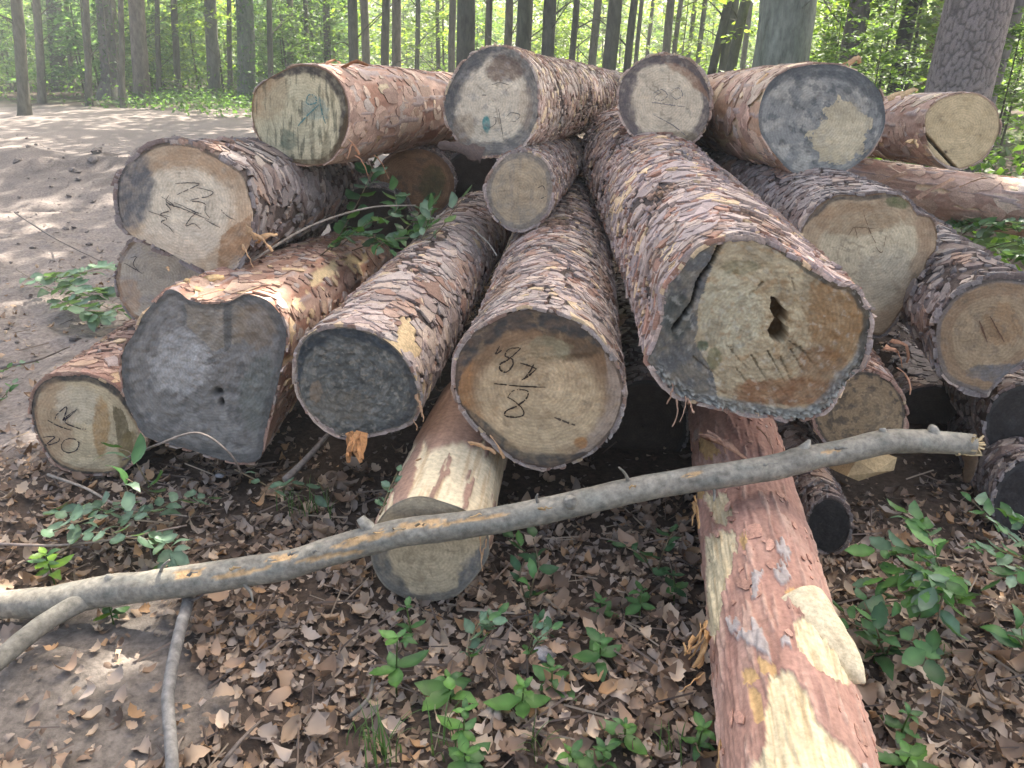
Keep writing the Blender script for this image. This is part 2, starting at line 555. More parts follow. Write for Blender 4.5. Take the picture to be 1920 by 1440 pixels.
def paint_face(x, y, rr, th, layers, base, r_px, seed):
    """x, y: reference-view pixel of each vertex; rr: relative radius; th: angle"""
    n = len(x)
    c = np.tile(np.asarray(base, float), (n, 1))
    s = np.stack([x, y, np.full(n, seed * 7.7)], -1) / r_px
    nz = fbm(s * 3.2, 5, seed) - 0.5
    nf = fbm(s * 14, 4, seed + 5) - 0.5
    nz = nz + nf * 0.35
    grit = fbm(s * 30, 3, seed + 6)
    soft = 0.72 + 0.28 * sstep(.34, .62, fbm(s * 8, 5, seed + 7))
    for la in layers:
        k = la[0]
        if k == 'rim':
            _, w, col, a = la[:4]
            e = 1 - rr + nz * w * 0.9
            m = sstep(w * 1.12, w * 0.72, e) * a
        elif k == 'rimdir':               # rim strongest towards an angle (deg, 0 = right, 90 = up)
            _, w, col, a, ang, spread = la
            dth = np.abs((th - rad(ang) + np.pi) % (2 * np.pi) - np.pi)
            ww = w * sstep(rad(spread), rad(spread) * 0.35, dth) + 1e-4
            e = 1 - rr + nz * w * 0.8
            m = sstep(ww * 1.15, ww * 0.75, e) * a * (ww > 0.004)
        elif k == 'ring':
            _, r0, r1, col, a = la
            e = rr + nz * 0.12
            m = sstep(r0 - .04, r0 + .04, e) * sstep(r1 + .04, r1 - .04, e) * a
        elif k == 'ell':
            _, cx, cy, rx, ry, col, a, amp = la
            q = np.sqrt(((x - cx) / rx) ** 2 + ((y - cy) / ry) ** 2) + (nz + nf * 0.6) * amp
            m = sstep(1.12, 0.82, q) * a
        elif k == 'poly':
            _, pts, col, a, amp = la
            m = in_poly(x + nz * amp * 2, y + nf * amp * 2, pts).astype(float) * a
        elif k == 'checks':               # drying checks running out from the pith
            _, cnt, r0, r1, col, a = la
            q_ = np.random.default_rng(seed + 77)
            m = np.zeros(n)
            for _i in range(cnt):
                a0 = q_.random() * 6.283 - np.pi; ra, rb_ = r0 + (r1 - r0) * q_.random() * .5, r1 * (.6 + .4 * q_.random())
                dth = ((th + nz * .5 - a0 + np.pi) % (2 * np.pi) - np.pi) * rr * r_px
                m = np.maximum(m, sstep(2.2, .6, np.abs(dth)) * sstep(ra, ra + .1, rr) * sstep(rb_, rb_ - .15, rr) * a)
        elif k == 'mott':                 # blotches all over
            _, sc, lo, hi, col, a = la
            m = sstep(lo, hi, fbm(s * sc, 5, seed + 9)) * a
        elif k == 'streak':               # vertical streaks
            _, sc, lo, hi, col, a = la
            t = s.copy(); t[:, 1] *= 0.13
            m = sstep(lo, hi, fbm(t * sc, 4, seed + 13)) * a
        c = mixc(c, m * soft, col)
    c = c * (0.74 + 0.52 * fbm(s * 2.2, 5, seed + 21))[:, None] * (0.86 + .28 * grit)[:, None]
    # scattered dirt and chips
    dirt = sstep(.63, .74, fbm(s * 7, 5, seed + 23)) * .35
    c = mixc(c, dirt, (0.10, 0.08, 0.06))
    lum = c @ np.array([.3, .6, .1])
    c = c * .95 + lum[:, None] * .05
    return c


LOGS = {}


def make_log(key, label, d, back, rb, outline=None, circ=None, base=(0.45, 0.34, 0.20), layers=(), bark='plate', pal=PAL_GREY,
             flake=0.042, flake_w=0.55, cover=1.5, lift=0.010, body_col=(0.095, 0.073, 0.063), dl=0.012, nf=(84, 250), marks=(), mark_col=(0.03, 0.025, 0.03), mark_w=0.0045,
             seed=0, paint_body=None, disp_face=None, disp_body=None, tilt=None, group=None, back_face=True, swell=0.0, max_flakes=12000, name='pine_log'):
    lg = Log()
    if outline is not None:
        ol = np.asarray(outline, float)
        cpx = ol.mean(0)
        A = P(cpx[0], cpx[1], d)
    else:
        A = P(circ[0], circ[1], d)
    B = P(*back)
    L = np.linalg.norm(B - A)
    a = (A - B) / L                               # axis, towards the viewer
    up = np.array([0, 0, 1.0])
    e1 = nrm(np.cross(up, a)); e2 = np.cross(a, e1)
    nv = nrm(a + (np.asarray(tilt) if tilt is not None else 0))
    Nt = max(48, int(2 * np.pi * 0.24 / dl))
    Nt = min(Nt, 320)
    th = np.linspace(-np.pi, np.pi, Nt, endpoint=False)
    if outline is not None:
        o2 = catmull(ol, 400, True)
        pts = []
        for x, y in o2:
            r = ray(x, y)
            t = ((A - CAM) @ nv) / (r @ nv)
            pts.append(CAM + r * t)
        pts = np.array(pts) - A
        u, v, w = pts @ e1, pts @ e2, pts @ a
        ang = np.arctan2(v, u); rr = np.hypot(u, v)
        s = np.argsort(ang)
        R0 = np.interp(th, ang[s], rr[s], period=2 * np.pi)
        W0 = np.interp(th, ang[s], w[s], period=2 * np.pi)
    else:
        R0 = circ[2] * (1 + 0.05 * np.sin(2 * th + seed) + 0.03 * np.sin(3 * th + 2 * seed))
        W0 = np.zeros_like(R0)
    Rm = R0.mean()
    # ---------------- body rings
    nl = int(L / dl) + 2
    nl = min(nl, 460)
    tt = np.linspace(0, 1, nl)

    def surf(th_, s_, off=0.0):
        """world point on the bark at angle th_, distance s_ (m) behind the cut"""
        t_ = s_ / L
        r0 = np.interp(th_, th, R0, period=2 * np.pi); w0 = np.interp(th_, th, W0, period=2 * np.pi)
        k = np.exp(-s_ / 0.35)
        rl = Rm * (1 - t_) + rb * t_
        r = (r0 - Rm) * (0.25 + 0.75 * k) * (1 - 0.6 * t_) + rl
        q = np.stack([np.cos(th_) * 0.8 + seed, np.sin(th_) * 0.8, s_ * 1.4], -1)
        r = r * (1 + 0.07 * (vnoise(q, seed) - 0.5) * (1 - np.exp(-s_ / 0.15)))
        r = r + swell * np.exp(-s_ / 0.15) * 0
        r = r + off
        return (A + np.cos(th_)[:, None] * r[:, None] * e1 + np.sin(th_)[:, None] * r[:, None] * e2
                - a * (s_ - w0 * np.exp(-s_ / 0.5))[:, None])
    TH = np.tile(th, nl); S = np.repeat(tt * L, Nt)
    V0 = surf(TH, S)
    arc = TH * Rm
    luv = np.stack([np.cos(TH) * Rm * 4, np.sin(TH) * Rm * 4, S * 1.0], -1)
    disp = np.zeros(len(V0))
    if bark == 'plate':
        n = fbm(luv * [7, 7, 9], 4, seed + 1)
        disp = (n - 0.5) * 0.016
        c = np.tile(np.asarray(body_col, float), (len(V0), 1)) * (0.6 + 0.9 * fbm(luv * 9, 3, seed + 2))[:, None]
        mat = M_BARK
    else:
        n = fbm(luv * [5, 5, 4], 4, seed + 1)
        n2 = fbm(luv * [14, 14, 9], 4, seed + 2)
        c = np.tile(np.asarray(body_col, float), (len(V0), 1)) * (0.65 + 0.7 * n2)[:, None]
        disp = (n2 - 0.5) * 0.006
        mat = M_SMOOTH
    if paint_body:
        px, py = proj(V0)
        front = ((V0 - CAM) * (V0 - (A - np.outer(S, a)))).sum(1) < 0.02
        c, dd = paint_body(c, px, py, S, TH, luv, front)
        disp = disp + dd
    if disp_body:
        disp = disp + disp_body(TH, S)
    V = surf(TH, S, disp * (1 - np.exp(-S / 0.01)))
    foot = np.array([A[0], A[1], 0.0])
    root = thing(name, label, 'log', foot, group)
    bo = add('bark', V, grid_faces(nl, Nt), mat, root, foot, c)
    # ---------------- cut face
    nr, na = nf
    tha = np.linspace(-np.pi, np.pi, na, endpoint=False)
    ra = np.interp(tha, th, R0, period=2 * np.pi); wa = np.interp(tha, th, W0, period=2 * np.pi)
    rel = np.linspace(0, 1, nr)[1:]
    RR = np.repeat(rel, na); TT = np.tile(tha, nr - 1)
    fu = (rel[:, None] * ra * np.cos(tha)).ravel(); fv = (rel[:, None] * ra * np.sin(tha)).ravel()
    fw = (rel[:, None] * wa).ravel()
    FVt = A + fu[:, None] * e1 + fv[:, None] * e2 + fw[:, None] * a
    FVt = np.vstack([FVt, A])
    RR = np.append(RR, 0); TT = np.append(TT, 0); fu = np.append(fu, 0); fv = np.append(fv, 0)
    fx, fy = proj(FVt)
    r_px = Rm * FPX / d
    fc = paint_face(fx, fy, RR, TT, layers, base, r_px, seed)
    dz = (fbm(np.stack([fu, fv, np.full(len(fu), seed)], -1) * 25, 3, seed) - 0.5) * 0.006 * (RR < 0.995)
    if disp_face:
        dd, fc = disp_face(fx, fy, RR, fc)
        dz = dz + dd
    FVt = FVt + a * dz[:, None] + nv * 0.001
    b = (np.arange(na)); b2 = (b + 1) % na
    F = [grid_faces(nr - 1, na), np.stack([b, b2, np.full(na, len(FVt) - 1)], -1)]
    fo = add('cut_face', FVt, F, M_FACE, root, foot, fc, attrs={'fuv': np.stack([fu, fv, np.zeros(len(fu))], -1)})
    # ---------------- far cut face (plain)
    if back_face:
        ring = surf(tha, np.full(na, L))
        rings = np.vstack([B + (ring - B) * k for k in (1.0, 0.66, 0.33)] + [B[None]])
        Fb = [grid_faces(3, na)[:, ::-1], np.stack([2 * na + b2, 2 * na + b, np.full(na, 3 * na)], -1)]
        k = np.r_[np.ones(na), np.zeros(2 * na + 1)]
        cb = mixc(np.tile([0.42, 0.31, 0.18], (3 * na + 1, 1)), k, (0.12, 0.09, 0.07))
        q = (rings - B)
        add('cut_face', rings, Fb, M_FACE, root, foot, cb, attrs={'fuv': np.stack([q @ e1, q @ e2, q @ e1 * 0], -1)})
    # ---------------- overlapping bark plates
    if cover > 0:
        area = 2 * np.pi * (Rm + rb) / 2 * L
        fa = flake * flake * flake_w * 0.7
        nfl = min(int(area / fa * cover), max_flakes)
        # more flakes near the viewer: sample s with density falling off
        sN = L * (rng.random(nfl) ** 1.25)
        tN = rng.random(nfl) * 2 * np.pi - np.pi
        if paint_body and hasattr(paint_body, 'keep'):
            q = surf(tN, sN); qx, qy = proj(q)
            kp = paint_body.keep(qx, qy, sN, tN, np.stack([np.cos(tN) * Rm * 4, np.sin(tN) * Rm * 4, sN], -1))
            sN, tN = sN[kp], tN[kp]; nfl = len(sN)
        nk = 9
        loc_ = fbm(np.stack([np.cos(tN) * 1.3, np.sin(tN) * 1.3, sN * 2.6], -1), 3, seed + 31)      # plate size drifts along the log
        size = flake * (0.45 + 1.1 * rng.random(nfl) ** 1.8) * (0.55 + 0.95 * sstep(.3, .7, loc_))
        size = np.where(rng.random(nfl) < .09, size * 1.9, size)
        ph = np.linspace(0, 2 * np.pi, nk, endpoint=False)
        rr_ = 0.62 + 0.55 * rng.random((nfl, nk))
        ls = np.cos(ph) * rr_ * size[:, None] * 0.62          # along the log
        lt = np.sin(ph) * rr_ * size[:, None] * 0.62 * flake_w * (0.7 + 0.7 * rng.random((nfl, 1)))
        ra_ = rng.normal(size=(nfl, 1)) * .38
        ls, lt = ls * np.cos(ra_) - lt * np.sin(ra_), ls * np.sin(ra_) + lt * np.cos(ra_)
        # scales lie like shingles, their near edge lifted
        rel_ = -ls / size[:, None]
        hgt = 0.0025 + lift * 0.35 * rng.random((nfl, 1)) + lift * (0.1 + 1.1 * rng.random((nfl, 1)) ** 1.5) * (rel_ + .3) + lt / size[:, None] * lift * (rng.random((nfl, 1)) - .5)
        hgt = np.maximum(hgt, 0.0012) + 0.0012 * rng.random((nfl, nk))
        r_here = Rm + (rb - Rm) * (sN / L)
        TT_ = tN[:, None] + lt / r_here[:, None]
        SS_ = np.clip(sN[:, None] + ls, -0.007 * rng.random((nfl, 1)) ** 2, L - 0.002)
        top = surf(TT_.ravel(), SS_.ravel(), hgt.ravel()).reshape(nfl, nk, 3)
        bot = surf((tN[:, None] + lt * 0.93 / r_here[:, None]).ravel(), SS_.ravel(), (hgt - 0.0025 - lift * 0.75).ravel()).reshape(nfl, nk, 3)
        cen = surf(tN, np.clip(sN, 0.002, L), hgt.mean(1) + 0.0012)[:, None]
        FV_ = np.concatenate([top, bot, cen], 1)              # 2nk+1
        kk = np.arange(nk); k2 = (kk + 1) % nk
        T3 = np.stack([kk, k2, np.full(nk, 2 * nk)], -1)
        T4 = np.stack([k2, kk, kk + nk, k2 + nk], -1)
        off = (np.arange(nfl) * (2 * nk + 1))[:, None, None]
        F3 = (T3[None] + off).reshape(-1, 3)[:, ::-1]; F4 = (T4[None] + off).reshape(-1, 4)[:, ::-1]
        cc = pick(pal, nfl)
        cc = (cc * .85 + cc.mean(0) * .15) * np.array([1.24, 1.26, 1.22])
        # worn zones where the outer scales have come off: redder, thinner
        worn = sstep(.60, .66, fbm(np.stack([np.cos(tN) * 2.2, np.sin(tN) * 2.2, sN * 3.0], -1), 4, seed + 37))
        cc = mixc(cc, worn * .75, np.array([.36, .235, .17]) * (.8 + .4 * rng.random((nfl, 1))))
        # patches of redder / greyer plates along the log
        big = fbm(np.stack([np.cos(tN) * 1.6, np.sin(tN) * 1.6, sN * 2.2], -1), 3, seed + 4)
        cc = cc * (0.68 + 0.64 * big)[:, None]
        cc[:, 0] *= 1.0 + 0.18 * (big - 0.5)
        C = np.repeat(cc[:, None], 2 * nk + 1, 1)
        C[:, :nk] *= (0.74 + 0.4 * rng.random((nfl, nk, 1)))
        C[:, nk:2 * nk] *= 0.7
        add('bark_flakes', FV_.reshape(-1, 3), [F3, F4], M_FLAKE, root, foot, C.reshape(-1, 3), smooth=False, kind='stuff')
    # ---------------- markings
    for st in marks:
        st_w = mark_w; mc = mark_col
        if isinstance(st, dict):
            mc = st.get('c', mark_col); st_w = st.get('w', mark_w); st = st['p']
        q = np.asarray(st, float)
        if len(q) > 2:
            q = catmull(q, len(q) * 7)
        else:
            q = q[0] + (q[1] - q[0]) * np.linspace(0, 1, 10)[:, None]
        q = q + (np.stack([fbm(np.c_[q / 6, q[:, :1] * 0], 2, 3), fbm(np.c_[q / 6, q[:, :1] * 0], 2, 8)], -1) - 0.5) * 2.5
        w3 = []
        for x, y in q:
            r = ray(x, y); t = ((A - CAM) @ nv) / (r @ nv); w3.append(CAM + r * t)
        w3 = np.array(w3) + nv * 0.0065
        T = np.gradient(w3, axis=0); T /= np.linalg.norm(T, axis=1)[:, None] + 1e-9
        Sd = np.cross(T, nv)
        ww = st_w * (0.35 + 0.65 * np.sin(np.linspace(0.25, np.pi - 0.25, len(q)))) * (0.6 + 0.8 * rng.random(len(q)))
        Vv = np.vstack([w3 + Sd * ww[:, None] / 2, w3 - Sd * ww[:, None] / 2])
        m = len(q); i = np.arange(m - 1)
        i = i[(rng.random(m - 1) > .07) | (i < 2)]
        add('pen_marking', Vv, np.stack([i, i + 1, m + i + 1, m + i], -1), M_INK, fo, foot, np.tile(mc, (2 * m, 1)))
    lg.A, lg.B, lg.a, lg.e1, lg.e2, lg.surf, lg.root, lg.foot, lg.L, lg.nv = A, B, a, e1, e2, surf, root, foot, L, nv
    LOGS[key] = lg
    return lg


def z1(pts):      # zoom window coordinates -> photograph pixels
    return [(x / 2.743, y / 2.743) for x, y in pts]


def zz(pts, ox, oy, s=2.743):
    return [(ox + x / s, oy + y / s) for x, y in pts]


DK = (0.06, 0.056, 0.053)      # tarred / weathered rim
GR = (0.16, 0.16, 0.165)
WOOD = (0.50, 0.385, 0.235)
PALE = (0.56, 0.47, 0.34)
ORG = (0.30, 0.155, 0.065)
BRN = (0.17, 0.10, 0.055)
MOSS = (0.07, 0.09, 0.035)


# peeled, thin-barked logs: noise patches of bare wood and lifted bark edges
def peeled(wood=(0.56, 0.42, 0.24), amount=0.5, seed=0, red=(0.30, 0.16, 0.11), pink=(0.46, 0.31, 0.24), stretch=(2.2, 2.2, 1.3)):
    def f(c, px, py, S, TH, luv, front):
        n = fbm(luv * np.asarray(stretch), 5, seed + 40)
        n2 = fbm(luv * [9, 9, 5], 4, seed + 41)
        n3 = fbm(luv * [3, 3, 2], 4, seed + 42)
        c = np.tile(np.asarray(red), (len(px), 1)) * (0.6 + 0.8 * n2)[:, None]
        c = mixc(c, sstep(0.42, 0.62, n3) * 0.9, np.asarray(pink))
        m = sstep(amount, amount + 0.012, n + (n2 - 0.5) * 0.12)
        c = c * (1 - m[:, None]) + (np.asarray(wood) * (0.75 + 0.5 * n2)[:, None]) * m[:, None]
        flake = sstep(0.60, 0.62, fbm(luv * [6, 6, 3], 4, seed + 47)) * (1 - m)
        c = mixc(c, flake, np.asarray((0.36, 0.28, 0.25)))
        return c, -0.007 * m + flake * 0.006

    def keep(qx, qy, s_, t_, l_):
        n = fbm(l_ * np.asarray(stretch), 5, seed + 40); n2 = fbm(l_ * [9, 9, 5], 4, seed + 41)
        return n + (n2 - 0.5) * 0.12 < amount + .01
    f.keep = keep
    return f


# ---- lower left
make_log('L9', 'lowest left log with reddish scaly bark, face marked with a slanted N and 20', 2.92, (318, 645, 3.75), 0.185,
         outline=[(60, 771), (62, 742), (73, 720), (98, 705), (135, 702), (171, 705), (200, 716), (226, 734), (248, 771), (266, 800), (272, 825), (255, 855), (233, 880), (204, 887), (175, 889), (139, 884), (106, 869), (84, 840), (67, 804)],
         base=(0.50, 0.40, 0.25), layers=[('checks', 4, .05, .8, (0.14, .10, .065), .42), ('rim', 0.12, (0.30, 0.20, 0.11), .8), ('rimdir', 0.14, DK, 1, 90, 120), ('ell', 100, 790, 40, 80, (0.34, 0.22, 0.13), .7, .4),
                 ('ell', 148, 760, 45, 38, (0.55, 0.48, 0.36), .6, .5), ('ell', 190, 800, 16, 60, (0.36, 0.20, 0.07), .7, .5), ('poly', [(210, 760), (232, 770), (250, 830), (245, 870), (225, 850)], (0.13, 0.10, 0.05), .9, 6),
                 ('ell', 245, 850, 26, 40, (0.22, 0.16, 0.07), .8, .5), ('rim', 0.05, DK, .9)],
         pal=PAL_RED, flake=0.055, cover=1.6, seed=1,
         marks=[zz([(285, 920), (300, 890), (345, 855), (338, 900), (330, 925), (352, 900), (400, 868)], 0, 450), zz([(395, 875), (338, 930), (400, 962), (445, 970)], 0, 450), zz([(250, 925), (310, 955), (370, 975)], 0, 450),
                zz([(225, 1010), (285, 1008), (265, 1030), (240, 1052), (300, 1035), (310, 1015)], 0, 450), zz([(320, 1050), (340, 1022), (385, 1020), (410, 1042), (395, 1078), (355, 1090), (325, 1075), (320, 1045)], 0, 450)])
make_log('L7', 'pale log face half hidden under the log scribbled with 12, faint writing', 3.2, (560, 400, 5.2), 0.2,
         outline=[(300 + 82 * math.cos(t), 522 + 92 * math.sin(t)) for t in np.linspace(0, 2 * math.pi, 16, endpoint=False)],
         base=(0.42, 0.36, 0.28), layers=[('rim', 0.1, BRN, .8), ('ell', 240, 560, 25, 40, (0.36, 0.22, 0.13), .6, .5), ('mott', 4, .5, .7, (0.3, 0.28, 0.27), .6)], pal=PAL_DARK, seed=2, cover=1.0,
         marks=[zz([(675, 90), (705, 85), (690, 120), (715, 160)], 0, 450), zz([(640, 115), (700, 150), (735, 170)], 0, 450)], mark_w=0.003)


# ---- big grey butt
def disp_L8(x, y, rr, c):
    d = np.zeros(len(x))
    n = fbm(np.stack([x / 16, y / 16, x * 0], -1), 4, 61) - 0.5
    d += n * 0.022
    pit = np.exp(-(((x - 408) / 9) ** 2 + ((y - 735) / 7) ** 2)) + np.exp(-(((x - 415) / 4) ** 2 + ((y - 755) / 8) ** 2))
    d -= 0.03 * np.clip(pit + (n * 1.2) * (pit > .2), 0, 1)
    c = mixc(c, np.clip(pit * 1.2, 0, 1), (0.02, 0.018, 0.017))
    return d, c


make_log('L8', 'broad weathered grey butt with a notched top edge, low on the left', 2.7, (672, 497, 4.3), 0.205,
         outline=[(228, 683), (233, 654), (255, 621), (270, 589), (300, 556), (318, 542), (338, 549), (354, 562), (385, 568), (430, 566), (456, 552), (485, 556), (510, 570), (529, 596), (538, 629), (532, 669), (521, 720), (507, 771), (496, 822), (485, 862), (437, 866), (394, 855), (346, 840), (303, 829), (270, 815), (252, 785), (233, 742)],
         base=(0.20, 0.182, 0.165), layers=[('mott', 3, .45, .65, (0.28, 0.258, 0.235), .7), ('mott', 7, .54, .66, (0.10, 0.095, 0.09), .7), ('ell', 340, 680, 55, 60, (0.38, 0.355, 0.33), .85, .9),
                 ('poly', [(345, 570), (440, 568), (470, 590), (455, 640), (400, 660), (350, 610)], (0.30, 0.235, 0.165), .6, 8), ('ell', 480, 610, 40, 45, (0.23, 0.16, 0.10), .6, .7), ('poly', [(418, 568), (437, 568), (434, 650), (422, 660)], (0.085, 0.085, 0.085), .75, 4),
                 ('ell', 490, 740, 40, 70, (0.13, 0.14, 0.12), .6, .8), ('rim', 0.1, (0.10, 0.095, 0.09), .8)],
         pal=PAL_RED, flake=0.055, cover=0.55, seed=3, disp_face=disp_L8, dl=0.011, bark='smooth', body_col=(0.2, 0.12, 0.08), paint_body=peeled((0.60, 0.45, 0.26), 0.63, 3), lift=0.008)

# ---- log scribbled with 12
make_log('L6', 'notched pine log on the left scribbled with 12, grey stain along its left', 2.9, (655, 335, 4.7), 0.175,
         outline=[(219, 365), (222, 339), (237, 310), (270, 284), (303, 270), (339, 268), (372, 275), (405, 292), (434, 310), (456, 328), (467, 365), (474, 394), (474, 419), (470, 456), (437, 503), (405, 518), (350, 492), (310, 470), (255, 445), (233, 427), (222, 397)],
         base=(0.58, 0.48, 0.35), layers=[('checks', 4, .05, .8, (0.14, .10, .065), .42), ('ring', .62, 1.1, (0.42, 0.285, 0.17), .8), ('ell', 385, 305, 90, 40, (0.40, 0.26, 0.15), .7, .4), ('ell', 345, 385, 95, 70, (0.64, 0.54, 0.40), .95, .3), ('ell', 330, 455, 80, 40, (0.60, 0.50, 0.38), .7, .4), ('ell', 240, 350, 50, 80, (0.12, 0.12, 0.125), .95, .35),
                 ('poly', [(415, 440), (472, 400), (474, 470), (405, 518)], (0.32, 0.18, 0.09), .85, 4), ('rimdir', .05, DK, .8, 100, 120), ('mott', 5, .58, .72, (0.36, 0.3, 0.23), .5)],
         pal=PAL_DARK, flake=0.085, flake_w=.5, cover=1.4, lift=0.018, seed=4, mark_w=0.0035, mark_col=(0.08, .07, .065),
         marks=[z1([(905, 945), (965, 940), (1030, 945), (970, 975), (915, 1002)]), z1([(1020, 965), (1095, 985), (1080, 1008), (985, 1030), (1055, 1045), (1060, 1090), (1085, 1122)]), z1([(872, 1003), (862, 1040), (950, 1075), (1080, 1130)]),
                z1([(835, 1010), (905, 1060), (862, 1050), (880, 1080), (830, 1100), (880, 1115)]), z1([(770, 1085), (860, 1122), (835, 1140), (870, 1165), (905, 1200)]), z1([(965, 1090), (1010, 1090), (985, 1120), (960, 1160), (1000, 1150), (1035, 1175)]),
                z1([(1140, 1075), (1165, 1105), (1210, 1130)]), z1([(1060, 1130), (1135, 1170)]), z1([(900, 1040), (1000, 1085), (1040, 1100)])])

# ---- top row
make_log('L1', 'peeled red-barked log at the upper left, face with green and dark streaks', 3.3, (868, 200, 5.2), 0.205,
         outline=[(472, 204), (478, 171), (496, 153), (521, 137), (558, 122), (594, 124), (620, 137), (642, 160), (653, 193), (654, 226), (649, 255), (634, 284), (612, 306), (583, 310), (547, 304), (518, 292), (494, 272), (478, 241)],
         base=(0.55, 0.465, 0.29), layers=[('streak', 9, .52, .66, (0.16, 0.13, 0.07), .7), ('ell', 500, 175, 40, 55, (0.36, 0.23, 0.12), .8, .4), ('ell', 548, 220, 60, 70, (0.47, 0.42, 0.27), .5, .5), ('streak', 14, .56, .64, (0.09, 0.09, 0.06), .75),
                 ('ell', 590, 205, 28, 22, (0.20, 0.27, 0.24), .5, .7), ('ell', 540, 262, 18, 22, (0.10, 0.13, 0.09), .7, .8), ('rimdir', 0.2, (0.06, 0.05, 0.045), .95, 40, 120), ('rimdir', 0.14, (0.09, 0.06, 0.03), .9, -50, 90), ('rim', .035, BRN, .9)],
         bark='smooth', cover=0.7, pal=PAL_PEEL, flake=0.085, flake_w=.7, lift=0.0045, dl=0.009, paint_body=peeled((0.60, 0.42, 0.24), 0.66, 5), seed=5, marks=[{'p': [(560, 236), (580, 214), (600, 196)], 'c': (0.10, 0.2, 0.19), 'w': .006}, {'p': [(575, 192), (580, 178), (592, 180), (594, 192), (580, 196), (575, 190)], 'c': (0.10, 0.2, 0.19), 'w': .006}, {'p': [(600, 182), (606, 214), (612, 232)], 'c': (0.10, 0.2, 0.19), 'w': .005}])
make_log('L2', 'scaly log topmost in the middle, wide dark grey rim and turquoise paint dab', 3.4, (1165, 183, 6.6), 0.185,
         outline=[(833, 204), (837, 175), (852, 142), (870, 117), (899, 95), (928, 87), (961, 93), (986, 113), (1001, 135), (1008, 164), (1010, 197), (1005, 230), (994, 255), (976, 273), (946, 288), (903, 293), (870, 277), (852, 252), (839, 230)],
         base=(0.62, 0.52, 0.38), layers=[('checks', 5, .05, .8, (0.14, .10, .065), .42), ('rim', .26, (0.12, 0.115, 0.11), .9), ('rimdir', .34, (0.10, 0.098, 0.096), .85, 150, 80), ('ell', 945, 130, 35, 25, (0.16, 0.10, 0.07), .8, .6), ('ell', 870, 240, 22, 30, (0.3, 0.2, 0.12), .5, .6), ('ell', 912, 232, 7, 16, (0.03, 0.25, 0.24), .9, .5), ('mott', 6, .56, .7, (0.3, 0.27, 0.24), .6), ('ell', 985, 200, 14, 40, (0.33, 0.24, 0.16), .5, .6)],
         pal=PAL_PALE, flake=0.05, cover=1.3, lift=.009, seed=6, mark_w=.003, mark_col=(0.12, 0.11, 0.1),
         marks=[zz([(885, 435), (930, 425), (975, 437)], 600, 0), zz([(835, 490), (860, 488)], 600, 0), zz([(920, 560), (935, 650), (945, 720)], 600, 0), zz([(870, 600), (905, 605), (900, 640), (870, 660)], 600, 0), zz([(960, 600), (985, 580), (1030, 590), (1010, 620), (980, 625)], 600, 0)])
make_log('L3', 'upright round log face with brown rim between the dark-rimmed and the mottled log', 3.6, (1262, 196, 7.4), 0.21,
         outline=[(1160, 190), (1165, 155), (1185, 127), (1215, 108), (1250, 103), (1285, 110), (1310, 130), (1327, 160), (1331, 195), (1325, 230), (1308, 258), (1280, 278), (1250, 285), (1215, 272), (1185, 250), (1167, 222)],
         base=(0.62, 0.51, 0.36), layers=[('checks', 4, .05, .8, (0.14, .10, .065), .42), ('rim', .2, (0.13, 0.105, 0.10), .95), ('rimdir', .3, (0.14, 0.115, 0.11), .9, 175, 70), ('rimdir', .32, (0.27, 0.15, 0.09), .85, 55, 60), ('rimdir', .16, (0.12, 0.1, .095), .95, 75, 80), ('ell', 1225, 262, 45, 14, MOSS, .8, .6), ('ell', 1275, 260, 40, 16, (0.2, .15, .08), .7, .6), ('mott', 6, .57, .7, (0.33, .28, .21), .6)],
         pal=PAL_PALE, flake=0.05, cover=1.1, seed=7, mark_w=.003, mark_col=(0.13, .13, .15),
         marks=[[(1225, 175), (1240, 168), (1252, 178), (1240, 188), (1226, 184), (1240, 172)], [(1258, 170), (1272, 165), (1280, 178), (1268, 186), (1258, 178)], [(1222, 192), (1250, 196), (1284, 200)], [(1225, 215), (1262, 235), (1290, 258)]])
make_log('L4', 'large orange-barked log with blue-grey mottled face and tan wedge, top right', 3.2, (1262, 205, 5.6), 0.19,
         outline=[(1422, 219), (1428, 186), (1442, 157), (1468, 135), (1504, 124), (1548, 120), (1588, 126), (1621, 142), (1647, 168), (1657, 197), (1659, 230), (1647, 262), (1625, 292), (1592, 317), (1548, 332), (1512, 334), (1482, 321), (1457, 295), (1439, 270), (1426, 248)],
         base=(0.235, 0.23, 0.21), layers=[('mott', 3.5, .46, .6, (0.40, 0.37, 0.31), .8), ('mott', 6, .52, .62, (0.10, 0.105, 0.105), .75), ('poly', [(1575, 180), (1610, 205), (1640, 230), (1625, 280), (1580, 310), (1535, 300), (1515, 270), (1540, 220)], (0.55, 0.45, 0.28), .85, 22),
                 ('ell', 1590, 240, 32, 55, (0.50, 0.42, 0.28), .6, .5), ('rim', .06, (0.11, 0.11, 0.11), .7), ('rimdir', .24, (0.085, 0.09, 0.092), .9, 80, 100)],
         bark='smooth', cover=0.7, pal=PAL_PEEL, flake=.09, flake_w=.7, dl=.009, lift=.005, paint_body=peeled((0.60, 0.47, 0.30), .63, 9, (0.42, .27, .18), (0.52, .39, .29)), seed=8)


